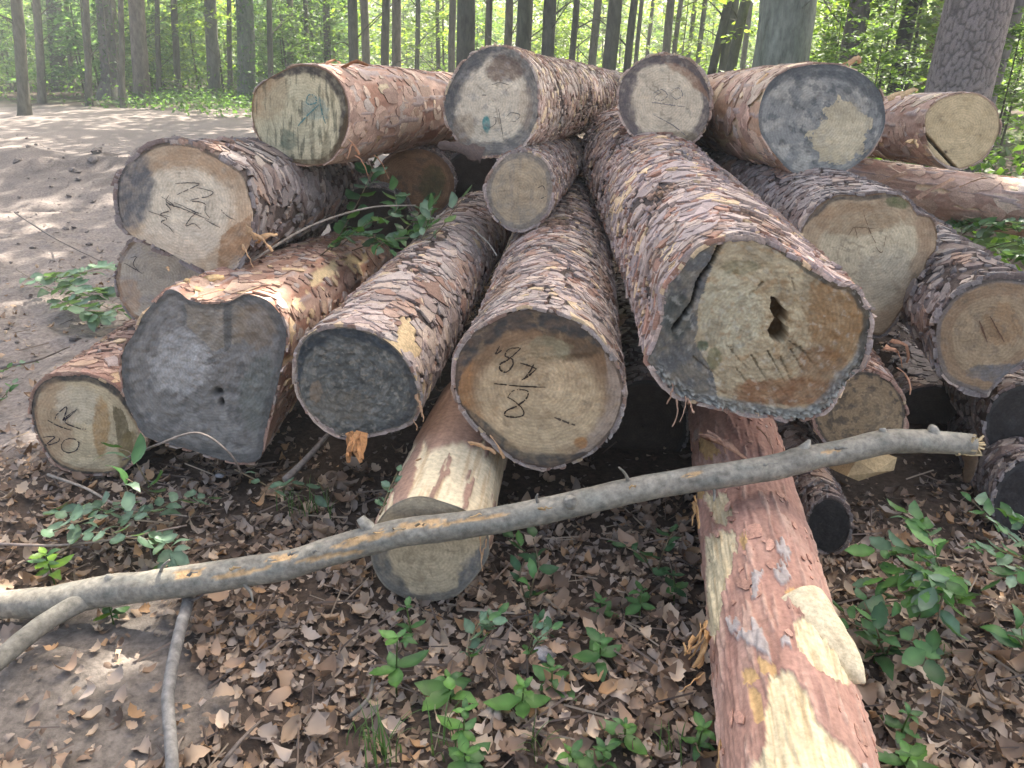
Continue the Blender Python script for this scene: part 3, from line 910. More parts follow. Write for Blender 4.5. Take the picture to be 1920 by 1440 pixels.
def disp_L5(x, y, rr, c):
    # dark split running across the lower left of the face
    x0, y0, x1, y1 = 1732, 250, 1793, 317
    t = np.clip(((x - x0) * (x1 - x0) + (y - y0) * (y1 - y0)) / ((x1 - x0) ** 2 + (y1 - y0) ** 2), 0, 1)
    dist = np.hypot(x - x0 - t * (x1 - x0), y - y0 - t * (y1 - y0)) + 2 * (fbm(np.stack([x / 6, y / 6, x * 0], -1), 3, 3) - .5)
    m = sstep(4.5, 1.5, dist)
    c = mixc(c, m, (0.05, 0.035, 0.02))
    knot = np.exp(-(((x - 1773) / 3.5) ** 2 + ((y - 285) / 3.5) ** 2))
    c = mixc(c, np.clip(knot, 0, 1), (0.05, .03, .02))
    return -m * .02, c


make_log('L5', 'clean yellow-tan log end at the far right of the top row, one dark split', 3.7, (1560, 235, 5.4), 0.165,
         outline=[(1734, 219), (1741, 204), (1763, 186), (1792, 177), (1825, 175), (1851, 186), (1869, 208), (1874, 237), (1865, 266), (1847, 292), (1822, 310), (1789, 317), (1767, 306), (1745, 284), (1736, 255)],
         base=(0.56, 0.425, 0.235), layers=[('mott', 3, .5, .7, (0.43, .31, .16), .6), ('rim', .04, (0.33, .22, .12), .8)], bark='smooth', cover=0.7, pal=PAL_PEEL, flake=.08, flake_w=.7, dl=.01, lift=.005,
         paint_body=peeled((0.6, .46, .28), .68, 12, (0.32, .19, .14), (0.47, .33, .26)), seed=9, disp_face=disp_L5)
make_log('L16', 'long peeled pinkish log lying crossways behind, at the right edge', 4.15, (1540, 330, 5.2), 0.145, circ=(2120, 420, .155), base=WOOD,
         bark='smooth', cover=0.7, pal=PAL_PEEL, flake=.09, flake_w=.7, dl=.009, lift=.005, paint_body=peeled((0.62, .48, .32), .67, 14, (0.40, .25, .19), (0.50, .36, .29)), seed=10)

# ---- middle
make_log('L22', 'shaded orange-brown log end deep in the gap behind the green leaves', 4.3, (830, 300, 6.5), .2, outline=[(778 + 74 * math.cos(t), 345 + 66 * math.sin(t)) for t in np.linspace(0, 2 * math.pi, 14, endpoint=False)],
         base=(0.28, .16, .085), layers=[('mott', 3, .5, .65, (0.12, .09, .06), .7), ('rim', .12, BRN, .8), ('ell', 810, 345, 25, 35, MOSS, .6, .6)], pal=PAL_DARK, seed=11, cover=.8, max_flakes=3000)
make_log('L12', 'small round grey-tan log wedged under the topmost middle log', 3.3, (1062, 290, 5.0), .13,
         outline=[(912, 365), (915, 339), (928, 314), (946, 295), (972, 286), (997, 288), (1019, 299), (1032, 321), (1036, 350), (1032, 383), (1019, 408), (997, 425), (968, 430), (943, 419), (923, 397)],
         base=(0.40, .31, .20), layers=[('checks', 4, .05, .8, (0.14, .10, .065), .42), ('mott', 3, .48, .66, (0.30, .255, .19), .7), ('rim', .16, (0.20, .175, .15), .8), ('ell', 985, 340, 30, 45, (0.45, .335, .2), .5, .6), ('streak', 7, .55, .7, (0.24, .21, .17), .5)], pal=PAL_GREY, flake=.038, flake_w=.8, cover=1.7, seed=12,
         marks=[[(1008, 352), (1018, 348), (1022, 356)], [(1014, 372), (1024, 368)]], mark_w=.003)
B10 = [(700, 618), (735, 640), (752, 665), (775, 690), (790, 660), (778, 625), (770, 600), (752, 590), (742, 605), (738, 640), (715, 622)]


def body10(c, px, py, S, TH, luv, front):
    n = fbm(luv * [6, 6, 4], 4, 66); n2 = fbm(luv * [20, 20, 6], 4, 67)
    c = np.tile((.075, .056, .048), (len(px), 1)) * (.6 + .9 * n2)[:, None]
    w = (in_poly(px + (n - .5) * 30, py + (n2 - .5) * 30, B10) & front).astype(float)
    w = np.maximum(w, sstep(.035, .02, S + (n - .5) * .06) * front)
    return mixc(c, w, (.58, .43, .25)) * (.85 + .3 * n2)[:, None], 0.004 * w


body10.keep = lambda qx, qy, s_, t_, l_: ~in_poly(qx, qy, B10)


def f10(x, y, rr, c):
    n = fbm(np.stack([x / 12, y / 12, x * 0], -1), 5, 66) - .5
    return n * .02, mixc(c, sstep(.1, .25, n) * .4, (0.25, .23, .19))


make_log('L10', 'scaly log with dark grey weathered face and an orange stub below', 2.5, (905, 415, 4.35), .165,
         outline=[(555, 684), (560, 652), (580, 626), (609, 615), (646, 613), (682, 619), (715, 633), (741, 652), (762, 677), (779, 710), (786, 739), (783, 768), (770, 790), (748, 801), (719, 808), (682, 817), (646, 816), (620, 806), (591, 783), (569, 757), (557, 721)],
         base=(0.115, .115, .105), layers=[('mott', 3, .45, .62, (0.165, .158, .14), .9), ('mott', 7, .5, .6, (0.065, .066, .06), .7), ('mott', 11, .56, .64, (0.24, .215, .175), .8), ('ell', 640, 760, 60, 30, (0.20, .17, .13), .5, .9), ('rimdir', .2, (0.04, .047, .055), .95, 105, 100), ('rimdir', .16, (0.06, .06, .06), .9, -10, 80), ('ell', 592, 735, 12, 22, (0.30, .2, .12), .5, .8), ('rim', .03, (0.22, .18, .13), .8)],
         pal=PAL_GREY, flake=.052, flake_w=.8, cover=1.8, lift=.010, seed=13, disp_face=f10, paint_body=body10)


def f11(x, y, rr, c):
    n = fbm(np.stack([x / 20, y / 20, x * 0], -1), 4, 71) - .5
    lip = np.exp(-((y - 664 - (x - 1060) * -.1) / 5) ** 2) * sstep(1000, 1030, x) * sstep(1135, 1100, x)
    return n * .008 + lip * .004, c


make_log('L11', 'big scaly pine log in the centre, face marked 48 over 8 with a line', 2.36, (1073, 352, 5.8), .215,
         outline=[(855, 692), (859, 662), (879, 633), (908, 611), (941, 593), (978, 582), (1018, 582), (1058, 593), (1091, 611), (1120, 637), (1145, 670), (1163, 703), (1169, 739), (1163, 772), (1149, 805), (1120, 837), (1083, 861), (1040, 876), (1003, 874), (967, 861), (930, 834), (894, 797), (868, 765), (855, 728)],
         base=(0.235, .14, .075), layers=[('checks', 4, .05, .8, (0.14, .10, .065), .42), ('rimdir', .22, (0.32, .155, .06), .85, 190, 60), ('ell', 1012, 755, 124, 112, (0.53, .385, .225), .97, .16), ('ell', 1010, 780, 75, 65, (0.50, .375, .225), .5, .5), ('rimdir', .2, (0.38, .29, .22), .8, -20, 60),
                 ('ell', 1075, 645, 60, 32, (0.11, .07, .04), .9, .5), ('ell', 1030, 655, 40, 22, (0.26, .22, .13), .7, .8), ('ell', 985, 670, 60, 26, (0.26, .18, .10), .6, .6), ('rimdir', .24, (0.055, .052, .05), .95, 110, 90), ('rimdir', .16, (0.065, .06, .055), .9, -110, 70),
                 ('ell', 1090, 830, 14, 12, (0.42, .18, .05), .8, .6), ('mott', 6, .58, .7, (0.33, .22, .12), .5), ('rim', .03, (0.10, .07, .05), .9)],
         pal=PAL_GREY, flake=.052, flake_w=.8, cover=1.9, lift=.010, seed=14, nf=(84, 260), disp_face=f11, max_flakes=11000, mark_col=(0.035, .022, .015), mark_w=.005,
         marks=[zz([(1262, 690), (1240, 700), (1228, 730), (1262, 745), (1268, 775), (1235, 812), (1202, 800), (1205, 770), (1240, 750), (1275, 720), (1305, 690), (1262, 690)], 500, 400), zz([(1305, 765), (1345, 778), (1390, 795)], 500, 400), zz([(1390, 795), (1350, 830), (1308, 857)], 500, 400), zz([(1375, 770), (1360, 800), (1330, 840)], 500, 400),
                zz([(1170, 872), (1300, 885), (1435, 890)], 500, 400), zz([(1240, 945), (1260, 915), (1300, 903), (1345, 912), (1335, 950), (1290, 985), (1235, 1012), (1228, 1035), (1270, 1045), (1318, 1035), (1318, 1005), (1285, 970), (1240, 940)], 500, 400), {'p': zz([(1480, 1045), (1530, 1065), (1585, 1085)], 500, 400), 'w': .008, 'c': (0.1, .07, .05)}, zz([(1200, 680), (1180, 720), (1210, 700)], 500, 400)])


# ---- the big right log with the rotten hole
def f13(x, y, rr, c):
    n = fbm(np.stack([x / 14, y / 14, x * 0], -1), 4, 81) - .5
    nn = fbm(np.stack([x / 5, y / 5, x * 0], -1), 3, 82) - .5
    xw, yw = x + nn * 5, y + n * 5
    hole = in_poly(xw, yw, [(1446, 556), (1458, 560), (1466, 575), (1478, 585), (1474, 598), (1468, 606), (1478, 615), (1476, 635), (1462, 643), (1446, 636), (1439, 618), (1446, 606), (1452, 596), (1444, 580)])
    h = hole.astype(float)
    d = n * .012 - .06 * h
    c = mixc(c, h, (0.07, .04, .016))
    rot = np.exp(-(((x - 1462) / 34) ** 2 + ((y - 600) / 60) ** 2)) * (1 - h) * sstep(.45, .62, n + .5)
    c = mixc(c, rot * .8, (0.20, .11, .04))
    crk = np.zeros(len(x))
    for (x0, y0, x1, y1, w) in [(1352, 456, 1336, 490, 5), (1336, 490, 1308, 530, 5), (1308, 530, 1296, 572, 4), (1296, 572, 1262, 616, 5)]:
        t = np.clip(((x - x0) * (x1 - x0) + (y - y0) * (y1 - y0)) / ((x1 - x0) ** 2 + (y1 - y0) ** 2), 0, 1)
        dist = np.hypot(x - x0 - t * (x1 - x0), y - y0 - t * (y1 - y0)) + 5 * nn
        crk = np.maximum(crk, sstep(w, w * .4, dist))
    d -= .035 * crk
    c = mixc(c, crk, (0.015, .014, .013))
    # checks cut across the lower part
    chk = np.zeros(len(x))
    for (x0, y0, x1, y1) in [(1408, 665, 1436, 712), (1440, 660, 1470, 715), (1462, 668, 1482, 712), (1482, 655, 1512, 705), (1500, 650, 1530, 690), (1480, 640, 1530, 675), (1365, 650, 1400, 690), (1380, 690, 1402, 720), (1300, 670, 1345, 705), (1484, 520, 1490, 545), (1430, 530, 1400, 560)]:
        t = np.clip(((x - x0) * (x1 - x0) + (y - y0) * (y1 - y0)) / ((x1 - x0) ** 2 + (y1 - y0) ** 2), 0, 1)
        dist = np.hypot(x - x0 - t * (x1 - x0), y - y0 - t * (y1 - y0)) + 9 * nn + 5 * n
        chk = np.maximum(chk, sstep(2.4, .4, dist) * (1 - .7 * t))
    d -= .006 * chk
    c = mixc(c, chk * .75, (0.07, .05, .03))
    fur = sstep(.86, .95, rr) * sstep(640, 730, y) * sstep(.5, .62, fbm(np.stack([x / 7, y / 7, x * 0], -1), 4, 87))
    c = mixc(c, fur * .8, (0.42, .41, .36)); d += fur * .012
    rim = sstep(.88, .97, rr + n * .1) * sstep(600, 720, y)
    d += rim * (nn * .03)
    return d, c


make_log('L13', 'largest log right of centre with mossy split face and rotten hole', 2.2, (1172, 283, 4.75), .27,
         outline=[(1339, 456), (1390, 447), (1442, 460), (1484, 481), (1527, 507), (1570, 532), (1604, 541), (1619, 571), (1632, 592), (1625, 639), (1619, 678), (1600, 699), (1578, 725), (1553, 759), (1519, 780), (1476, 784), (1433, 776), (1390, 772), (1339, 759), (1288, 746), (1258, 729), (1232, 699), (1215, 673), (1228, 639), (1241, 592), (1250, 537), (1284, 494), (1314, 464)],
         base=(0.41, .325, .2), layers=[('ell', 1440, 560, 120, 90, (0.52, .42, .26), .8, .4), ('ell', 1370, 590, 60, 80, (0.50, .45, .31), .7, .5), ('mott', 5, .52, .66, (0.24, .19, .12), .6), ('ell', 1570, 590, 62, 90, (0.26, .135, .05), .8, .5), ('ell', 1480, 735, 110, 28, (0.24, .105, .045), .85, .6), ('ell', 1540, 690, 50, 45, (0.22, .11, .05), .7, .6), ('mott', 9, .56, .66, (0.33, .18, .07), .45),
                 ('poly', [(1352, 440), (1330, 500), (1312, 560), (1305, 640), (1335, 700), (1350, 770), (1180, 770), (1180, 440)], (0.105, .105, .105), .95, 10), ('ell', 1270, 590, 28, 45, (0.06, .065, .055), .8, .7), ('rimdir', .13, (0.17, .17, .16), .9, -70, 100), ('rimdir', .08, (0.06, .055, .045), .9, 30, 80), ('ell', 1340, 670, 14, 22, MOSS, .7, .8), ('ell', 1390, 500, 40, 14, MOSS, .4, .9), ('ell', 1575, 515, 28, 8, (0.06, .10, .035), .8, .6), ('ell', 1318, 648, 12, 10, (0.02, .07, .045), .7, .5),
                 ('mott', 12, .60, .68, (0.5, .47, .4), .35)],
         pal=PAL_MIX, flake=.062, flake_w=.5, cover=1.8, lift=.014, seed=15, nf=(110, 320), disp_face=f13, max_flakes=13000)
make_log('L14', 'pale round log face with mossy top behind the log with the rotten hole', 2.9, (1318, 322, 4.8), .21,
         outline=[(1501, 434), (1512, 408), (1537, 383), (1570, 366), (1614, 366), (1668, 361), (1701, 375), (1719, 401), (1745, 408), (1756, 434), (1755, 465), (1741, 485), (1730, 515), (1715, 541), (1689, 584), (1660, 622), (1638, 627), (1590, 600), (1540, 560), (1510, 510), (1500, 470)],
         base=(0.55, .455, .30), layers=[('checks', 7, .05, .8, (0.14, .10, .065), .42), ('ring', .72, 1.1, (0.36, .24, .14), .75), ('ell', 1600, 410, 90, 32, (0.31, .20, .11), .75, .5), ('ell', 1735, 440, 20, 50, (0.37, .24, .14), .7, .5), ('ell', 1660, 520, 50, 60, (0.49, .42, .30), .6, .5), ('ell', 1690, 378, 30, 12, (0.08, .11, .04), .8, .6), ('rimdir', .1, DK, .9, 120, 60), ('rim', .03, BRN, .9), ('mott', 6, .58, .7, (0.3, .23, .15), .5)],
         pal=PAL_DARK, flake=.05, cover=1.4, lift=.009, seed=16, mark_col=(0.17, .11, .07), mark_w=.003, marks=[[(1618, 400), (1628, 430), (1640, 455)], [(1590, 440), (1600, 425), (1606, 445)], [(1598, 425), (1640, 428)], [(1640, 462), (1652, 472), (1660, 440)]])
make_log('L15', 'dark plated log cut by the right picture edge, brown cracked face', 2.6, (1655, 430, 4.2), .175,
         outline=[(1756, 648), (1758, 605), (1779, 567), (1809, 541), (1852, 524), (1899, 520), (1940, 532), (1965, 565), (1970, 610), (1955, 650), (1920, 680), (1890, 700), (1868, 716), (1852, 737), (1818, 729), (1783, 716), (1764, 690)],
         base=(0.36, .26, .155), layers=[('checks', 6, .05, .8, (0.14, .10, .065), .42), ('ring', .7, 1.1, (0.28, .175, .10), .7), ('ell', 1880, 610, 40, 40, (0.30, .17, .08), .6, .6), ('mott', 5, .52, .66, (0.25, .19, .13), .6), ('rim', .09, (0.17, .15, .14), .85), ('ell', 1870, 700, 60, 18, (0.14, .14, .145), .8, .5), ('rimdir', .06, DK, .8, 100, 60)],
         pal=PAL_DARK, flake=.085, flake_w=.55, cover=1.4, lift=.018, seed=17, mark_col=(0.14, .08, .05), mark_w=.005, marks=[[(1855, 592), (1868, 615), (1882, 640)], [(1835, 600), (1850, 640)]])
make_log('L17', 'mottled brown log end tucked under the log with the rotten hole', 2.72, (1500, 590, 4.0), .16,
         outline=[(1525, 775), (1540, 735), (1580, 705), (1625, 698), (1665, 712), (1690, 745), (1697, 780), (1690, 815), (1660, 840), (1600, 845), (1550, 830)], base=(0.30, .215, .125),
         layers=[('checks', 4, .05, .8, (0.14, .10, .065), .42), ('mott', 5, .5, .6, (0.09, .075, .06), .8), ('ell', 1640, 770, 40, 40, (0.34, .25, .15), .4, .7), ('rim', .07, DK, .8)], pal=PAL_RED, flake=.05, cover=1.2, seed=18, lift=.01)
make_log('L18', 'dark low log in the shade just right of the red foreground log', 2.52, (1455, 800, 3.4), .12, outline=[(1555 + 40 * math.cos(t), 985 + 52 * math.sin(t)) for t in np.linspace(0, 2 * math.pi, 12, endpoint=False)], base=(0.03, .028, .027),  # deep shade put into the colour: end grain nearly black
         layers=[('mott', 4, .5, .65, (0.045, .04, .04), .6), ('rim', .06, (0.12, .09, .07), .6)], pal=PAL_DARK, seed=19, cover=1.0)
make_log('L19', 'dark shaded log at the right edge below the plated log', 2.85, (1760, 640, 4.2), .15, outline=[(1925 + 78 * math.cos(t), 800 + 78 * math.sin(t)) for t in np.linspace(0, 2 * math.pi, 12, endpoint=False)], base=(0.035, .03, .027),  # face and blotches painted near black to stand for shade
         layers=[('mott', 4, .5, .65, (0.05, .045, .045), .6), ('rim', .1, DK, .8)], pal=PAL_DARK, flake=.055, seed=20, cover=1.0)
make_log('L19b', 'lowest dark log at the right edge, behind the leafy shrub', 2.62, (1800, 760, 4.0), .15, outline=[(1945 + 82 * math.cos(t), 945 + 84 * math.sin(t)) for t in np.linspace(0, 2 * math.pi, 12, endpoint=False)], base=(0.035, .03, .028),  # near-black base colour imitates the gloom low in the pile
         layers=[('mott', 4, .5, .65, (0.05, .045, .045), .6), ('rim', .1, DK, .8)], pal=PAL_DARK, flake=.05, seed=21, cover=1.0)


for k_, (ck, d_, bk_, lab_) in enumerate([((1205, 800, .2), 3.3, (1160, 560, 5.2), 'added filler log far back in the black gap between the centre log and the largest log'), ((615, 830, .17), 3.7, (760, 560, 5.4), 'added filler log far back in the black hollow under the grey-faced log'), ((1740, 790, .19), 3.5, (1560, 520, 5.2), 'added filler log far back in the dark gap at the right of the pile'),
                                 ((890, 345, .2), 4.6, (930, 270, 6.6), 'added filler log deep behind the small wedged log'), ((700, 425, .22), 4.2, (770, 340, 6.0), 'added filler log deep behind the bramble leaves'), ((1000, 820, .18), 3.4, (1010, 560, 5.4), 'added filler log far back below the centre log'), ((420, 800, .16), 3.6, (520, 560, 5.2), 'added filler log far back behind the broad grey butt')]):
    make_log('F%d' % k_, lab_, d_, bk_, ck[2] * .9, circ=ck, base=(0.06, .045, .035), layers=[('mott', 4, .5, .65, (0.07, .055, .045), .6), ('rim', .1, DK, .8)], pal=PAL_DARK, cover=.7, max_flakes=2500, seed=30 + k_, nf=(40, 120), dl=.025)  # added filler logs: shut out light from behind, dark colour deepens the gaps

# ---- pale peeled log at the bottom centre
def body20(c, px, py, S, TH, luv, front):
    n = fbm(luv * [3, 3, 2], 4, 91); n2 = fbm(luv * [10, 10, 4], 4, 92)
    c = np.tile((0.64, .54, .37), (len(px), 1)) * (0.78 + .4 * n2)[:, None]
    c = mixc(c, sstep(.5, .66, fbm(luv * [14, 14, 3], 4, 94)) * .5, (0.42, .27, .14))
    m = sstep(.02, .0, (px - 730) / 300 + (n - .5) * .35 - (880 - py) / 300 * .35)
    bark = np.maximum(m, sstep(.585, .6, n + (n2 - .5) * .12))
    bark = np.maximum(bark, sstep(840, 828, py + (n - .5) * 90))
    c = c * (1 - bark[:, None]) + np.array([.30, .19, .14]) * (0.6 + .8 * n2)[:, None] * bark[:, None]
    return c, bark * .006


make_log('L20', 'short pale peeled log under the centre log, half hidden by the grey branch', 2.27, (893, 770, 3.1), .155,
         outline=[(709, 977), (735, 948), (768, 933), (797, 931), (826, 939), (870, 955), (910, 985), (917, 1035), (906, 1061), (881, 1094), (852, 1119), (819, 1126), (782, 1128), (746, 1115), (720, 1097), (702, 1068), (695, 1039), (697, 1005)],
         base=(0.52, .41, .26), layers=[('checks', 4, .05, .8, (0.14, .10, .065), .42), ('mott', 5, .52, .64, (0.29, .225, .14), .6), ('rimdir', .32, (0.13, .13, .125), .9, -150, 60), ('rimdir', .3, (0.14, .14, .14), .9, -20, 45), ('rimdir', .16, (0.18, .165, .14), .9, -90, 80), ('ell', 790, 955, 60, 22, (0.30, .25, .18), .7, .4), ('rim', .03, (0.28, .24, .18), .8)],
         bark='smooth', cover=0, dl=.006, paint_body=body20, seed=22)

# ---- the red log coming towards the viewer
PATCH = [zz(p, 1220, 915) for p in (
    [(275, 260), (340, 235), (430, 220), (440, 330), (405, 460), (385, 560), (370, 740), (300, 790), (280, 600), (268, 400)],
    [(600, 960), (660, 930), (735, 945), (800, 1050), (850, 1180), (980, 1300), (1100, 1460), (1100, 1700), (480, 1700), (540, 1440), (595, 1280), (590, 1150)],
    [(745, 690), (800, 650), (900, 620), (1000, 740), (1130, 1010), (1040, 1010), (930, 985), (830, 900), (760, 800)],
    [(290, 30), (380, 20), (410, 150), (385, 200), (330, 180)])]
YEL = [zz(p, 1220, 915) for p in ([(450, 935), (500, 925), (545, 960), (530, 1005), (460, 1000)], [(490, 1010), (560, 1060), (590, 1200), (525, 1195)], [(540, 890), (620, 890), (640, 950), (560, 960)], [(470, 200), (500, 300), (470, 330), (440, 260)],
       [(215, 0), (290, 10), (270, 60), (220, 60)], [(680, 530), (820, 510), (880, 600), (780, 610)])] + [zz([(490, 960), (540, 980), (600, 1060), (520, 1080), (480, 1020)], 1100, 400, 2.341)]
GREYF = [zz(p, 1220, 915) for p in ([(500, 470), (550, 440), (585, 450), (570, 540), (540, 575), (500, 570)], [(640, 280), (700, 270), (745, 360), (700, 380), (660, 330)], [(420, 765), (500, 740), (560, 690), (570, 770), (585, 850), (540, 880), (450, 800)], [(650, 790), (720, 760), (735, 820), (660, 835)], [(620, 420), (690, 400), (720, 470), (640, 480)], [(400, 690), (440, 680), (430, 740), (405, 740)])]


def body21(c, px, py, S, TH, luv, front):
    n = fbm(luv * [5, 5, 3], 4, 101) - .5; n2 = fbm(luv * [16, 16, 9], 4, 102); n3 = fbm(luv * [2.5, 2.5, 1.6], 4, 103)
    x, y = px + n * 26 + (n2 - .5) * 14, py + (n2 - .5) * 30
    c = np.tile((0.36, .205, .155), (len(px), 1)) * (0.68 + .64 * n2)[:, None]
    c = mixc(c, sstep(.5, .66, fbm(luv * [3.5, 3.5, 2.4], 5, 109)) * .8, (0.47, .29, .225))
    c = mixc(c, sstep(.57, .63, fbm(luv * [12, 12, 5], 5, 110)) * .6, (0.46, .32, .25))
    c = mixc(c, sstep(.45, .65, n3) * .55, (0.40, .215, .165))
    c = mixc(c, sstep(.56, .7, fbm(luv * [7, 7, 3], 4, 108)) * .6, (0.22, .11, .085))
    d = (n2 - .5) * .010 + .006 * sstep(.57, .63, fbm(luv * [12, 12, 5], 5, 110))
    w = np.zeros(len(px)); g = np.zeros(len(px)); yl = np.zeros(len(px))
    for p in PATCH:
        w = np.maximum(w, in_poly(x, y, p) & front)
    for p in YEL:
        yl = np.maximum(yl, in_poly(x, y, p) & front)
    for p in GREYF:
        g = np.maximum(g, in_poly(x + n * 30, y + (n2 - .5) * 40, p) & front)
    other = sstep(.64, .65, n3 + (n2 - .5) * .1) * (~front)
    w = np.maximum(w, other)
    c = c * (1 - yl[:, None]) + np.array([.52, .33, .15]) * (.7 + .6 * n2)[:, None] * yl[:, None]
    c = c * (1 - w[:, None]) + np.array([.64, .53, .34]) * (.8 + .4 * n2)[:, None] * w[:, None]
    # rusty streaks in the bare wood
    c = mixc(c, w * sstep(.56, .7, fbm(luv * [22, 22, 4], 3, 105)) * .55, (0.50, .33, .16))
    c = mixc(c, w * sstep(.52, .64, fbm(luv * [40, 40, 5], 4, 106)) * .35, (0.40, .26, .12))
    c = mixc(c, w * sstep(.6, .68, fbm(luv * [9, 9, 6], 5, 107)) * .5, (0.40, .30, .17))
    g = g * (1 - w)
    c = c * (1 - g[:, None]) + np.array([.36, .31, .285]) * (.7 + .6 * n2)[:, None] * g[:, None]
    return c, d - .007 * w - .003 * yl + .007 * g


def keep21(qx, qy, s_, t_, l_):
    k = np.ones(len(qx), bool)
    n = fbm(l_ * 6, 3, 7) - .5
    for p in PATCH + YEL:
        k &= ~in_poly(qx + n * 16, qy + n * 16, p)
    return k


body21.keep = keep21
lg21 = make_log('L21', 'red-barked peeling log reaching towards the viewer at the lower right', 1.42, (1352, 690, 3.5), .155, circ=(1520, 1570, .158), base=WOOD, layers=[('rim', .06, BRN, .9)], bark='smooth', cover=.06, flake=.03, flake_w=.5, lift=.0012, pal=PAL_THIN, dl=.0048, paint_body=body21, seed=23)

# ------------------------------------------------------------------ loose pieces that belong to logs
def ribbon(p0, p1, sag, w0, w1, thick=.002, n=8, twist=0.6, seed=0):
    r = np.random.default_rng(seed)
    t = np.linspace(0, 1, n)[:, None]
    c = np.asarray(p0) * (1 - t) + np.asarray(p1) * t + np.asarray(sag) * (np.sin(np.pi * t)) + (r.random((n, 3)) - .5) * .006
    T = np.gradient(c, axis=0); T /= np.linalg.norm(T, axis=1)[:, None]
    ref = nrm(r.random(3) - .5)
    S = np.cross(T, ref); S /= np.linalg.norm(S, axis=1)[:, None]
    U = np.cross(S, T)
    a = np.linspace(0, twist, n)[:, None]
    S2 = S * np.cos(a) + U * np.sin(a); U2 = np.cross(S2, T)
    w = (np.linspace(w0, w1, n) * (.7 + .6 * r.random(n)))[:, None] / 2
    V = np.vstack([c + S2 * w, c - S2 * w, c + S2 * w * .9 - U2 * thick, c - S2 * w * .9 - U2 * thick])
    i = np.arange(n - 1)
    q = lambda A_, B_: np.stack([A_ * n + i, A_ * n + i + 1, B_ * n + i + 1, B_ * n + i], -1)
    F = np.concatenate([q(0, 1), q(3, 2), q(2, 0), q(1, 3)])
    return V, F


def strips(key, specs, colr=(0.42, .24, .11)):
    lg = LOGS[key]
    for k, (a_, b_, d_, w, sg) in enumerate(specs):
        p0, p1 = P(a_[0], a_[1], d_), P(b_[0], b_[1], d_ - .02)
        V, F = ribbon(p0, p1, (sg * .3, -abs(sg), sg), w, w * .5, n=8, twist=random.uniform(-1.2, 1.2), seed=k + hash(key) % 97)
        c = np.asarray(colr) * random.uniform(.7, 1.3)
        add('bark_strip', V, F, M_WOOD, lg.root, lg.foot, np.tile(c, (len(V), 1)))


def hash(s):        # a fixed hash, the same in every run
    v = 7
    for ch in s:
        v = (v * 31 + ord(ch)) % 100003
    return v


# fibrous orange bark hanging from the red log
strips('L21', [((1322, 1165), (1290, 1215), 1.86, .02, .02), ((1318, 1175), (1282, 1228), 1.85, .012, .03), ((1325, 1180), (1300, 1250), 1.84, .018, .02), ((1300, 1195), (1282, 1205), 1.84, .012, -.02), ((1328, 1190), (1308, 1252), 1.84, .02, .0),
               ((1312, 1170), (1292, 1240), 1.85, .008, .02), ((1316, 1262), (1272, 1300), 1.82, .018, .01), ((1300, 940), (1295, 985), 2.2, .014, .01), ((1302, 930), (1312, 990), 2.2, .02, .0), ((1350, 1390), (1345, 1440), 1.6, .02, .0)], (0.50, .29, .13))
strips('L21', [((1310, 815), (1400, 862), 2.42, .03, .02), ((1325, 810), (1360, 850), 2.42, .016, .02), ((1420, 800), (1450, 850), 2.45, .02, .01)], (0.52, .30, .2))
strips('L1', [((655, 265), (672, 290), 3.25, .02, .01), ((660, 270), (650, 300), 3.25, .016, -.01), ((665, 290), (690, 330), 3.24, .006, .02), ((700, 290), (730, 335), 3.4, .006, .02), ((640, 130), (690, 122), 3.4, .03, .02), ((610, 122), (640, 118), 3.35, .02, .015), ((690, 150), (715, 180), 3.7, .04, .015), ((780, 160), (800, 230), 4.3, .02, .02)], (0.40, .2, .11))
strips('L8', [((350, 540), (400, 560), 2.72, .03, .02), ((360, 555), (440, 545), 2.74, .02, .015), ((380, 530), (420, 520), 2.8, .03, .01), ((345, 525), (365, 545), 2.74, .02, .02)], (0.50, .34, .17))
strips('L6', [((462, 430), (480, 450), 2.86, .03, .01), ((455, 460), (475, 500), 2.85, .02, .015), ((470, 440), (510, 470), 2.88, .02, .02), ((312, 500), (318, 508), 2.9, .01, .0), ((480, 455), (520, 440), 2.95, .025, .015)], (0.42, .27, .15))
strips('L11', [((1095, 640), (1108, 675), 2.34, .006, .01), ((1110, 650), (1120, 690), 2.34, .005, .01), ((1120, 655), (1135, 690), 2.34, .006, .01), ((1105, 645), (1100, 672), 2.34, .005, .01), ((1130, 655), (1140, 680), 2.34, .004, .01), ((1085, 615), (1130, 640), 2.36, .02, .01), ((1120, 650), (1150, 665), 2.35, .015, .01)], (0.46, .30, .14))
strips('L10', [((780, 740), (792, 780), 2.48, .012, .01), ((786, 760), (795, 790), 2.48, .01, .01), ((775, 790), (782, 805), 2.48, .006, .01), ((640, 590), (690, 600), 2.55, .02, .01)], (0.40, .24, .14))
strips('L13', [((1285, 745), (1275, 790), 2.25, .012, .01), ((1260, 720), (1250, 760), 2.25, .01, .015), ((1225, 640), (1210, 600), 2.3, .02, .02), ((1270, 750), (1262, 800), 2.28, .006, .01), ((1290, 750), (1300, 775), 2.24, .02, .0)], (0.36, .22, .15))
strips('L17', [((1660, 650), (1690, 690), 2.8, .02, .02), ((1670, 640), (1700, 680), 2.82, .015, .03), ((1680, 690), (1705, 740), 2.76, .008, .02)], (0.44, .24, .15))
strips('L4', [((1590, 120), (1612, 118), 3.25, .03, .02), ((1580, 122), (1606, 108), 3.28, .02, .0), ((1420, 160), (1440, 140), 3.3, .02, .02)], (0.52, .33, .18))
strips('L5', [((1700, 265), (1722, 275), 3.6, .04, .01), ((1690, 180), (1720, 172), 3.85, .03, .02), ((1665, 185), (1700, 178), 3.95, .03, .02)], (0.58, .40, .22))
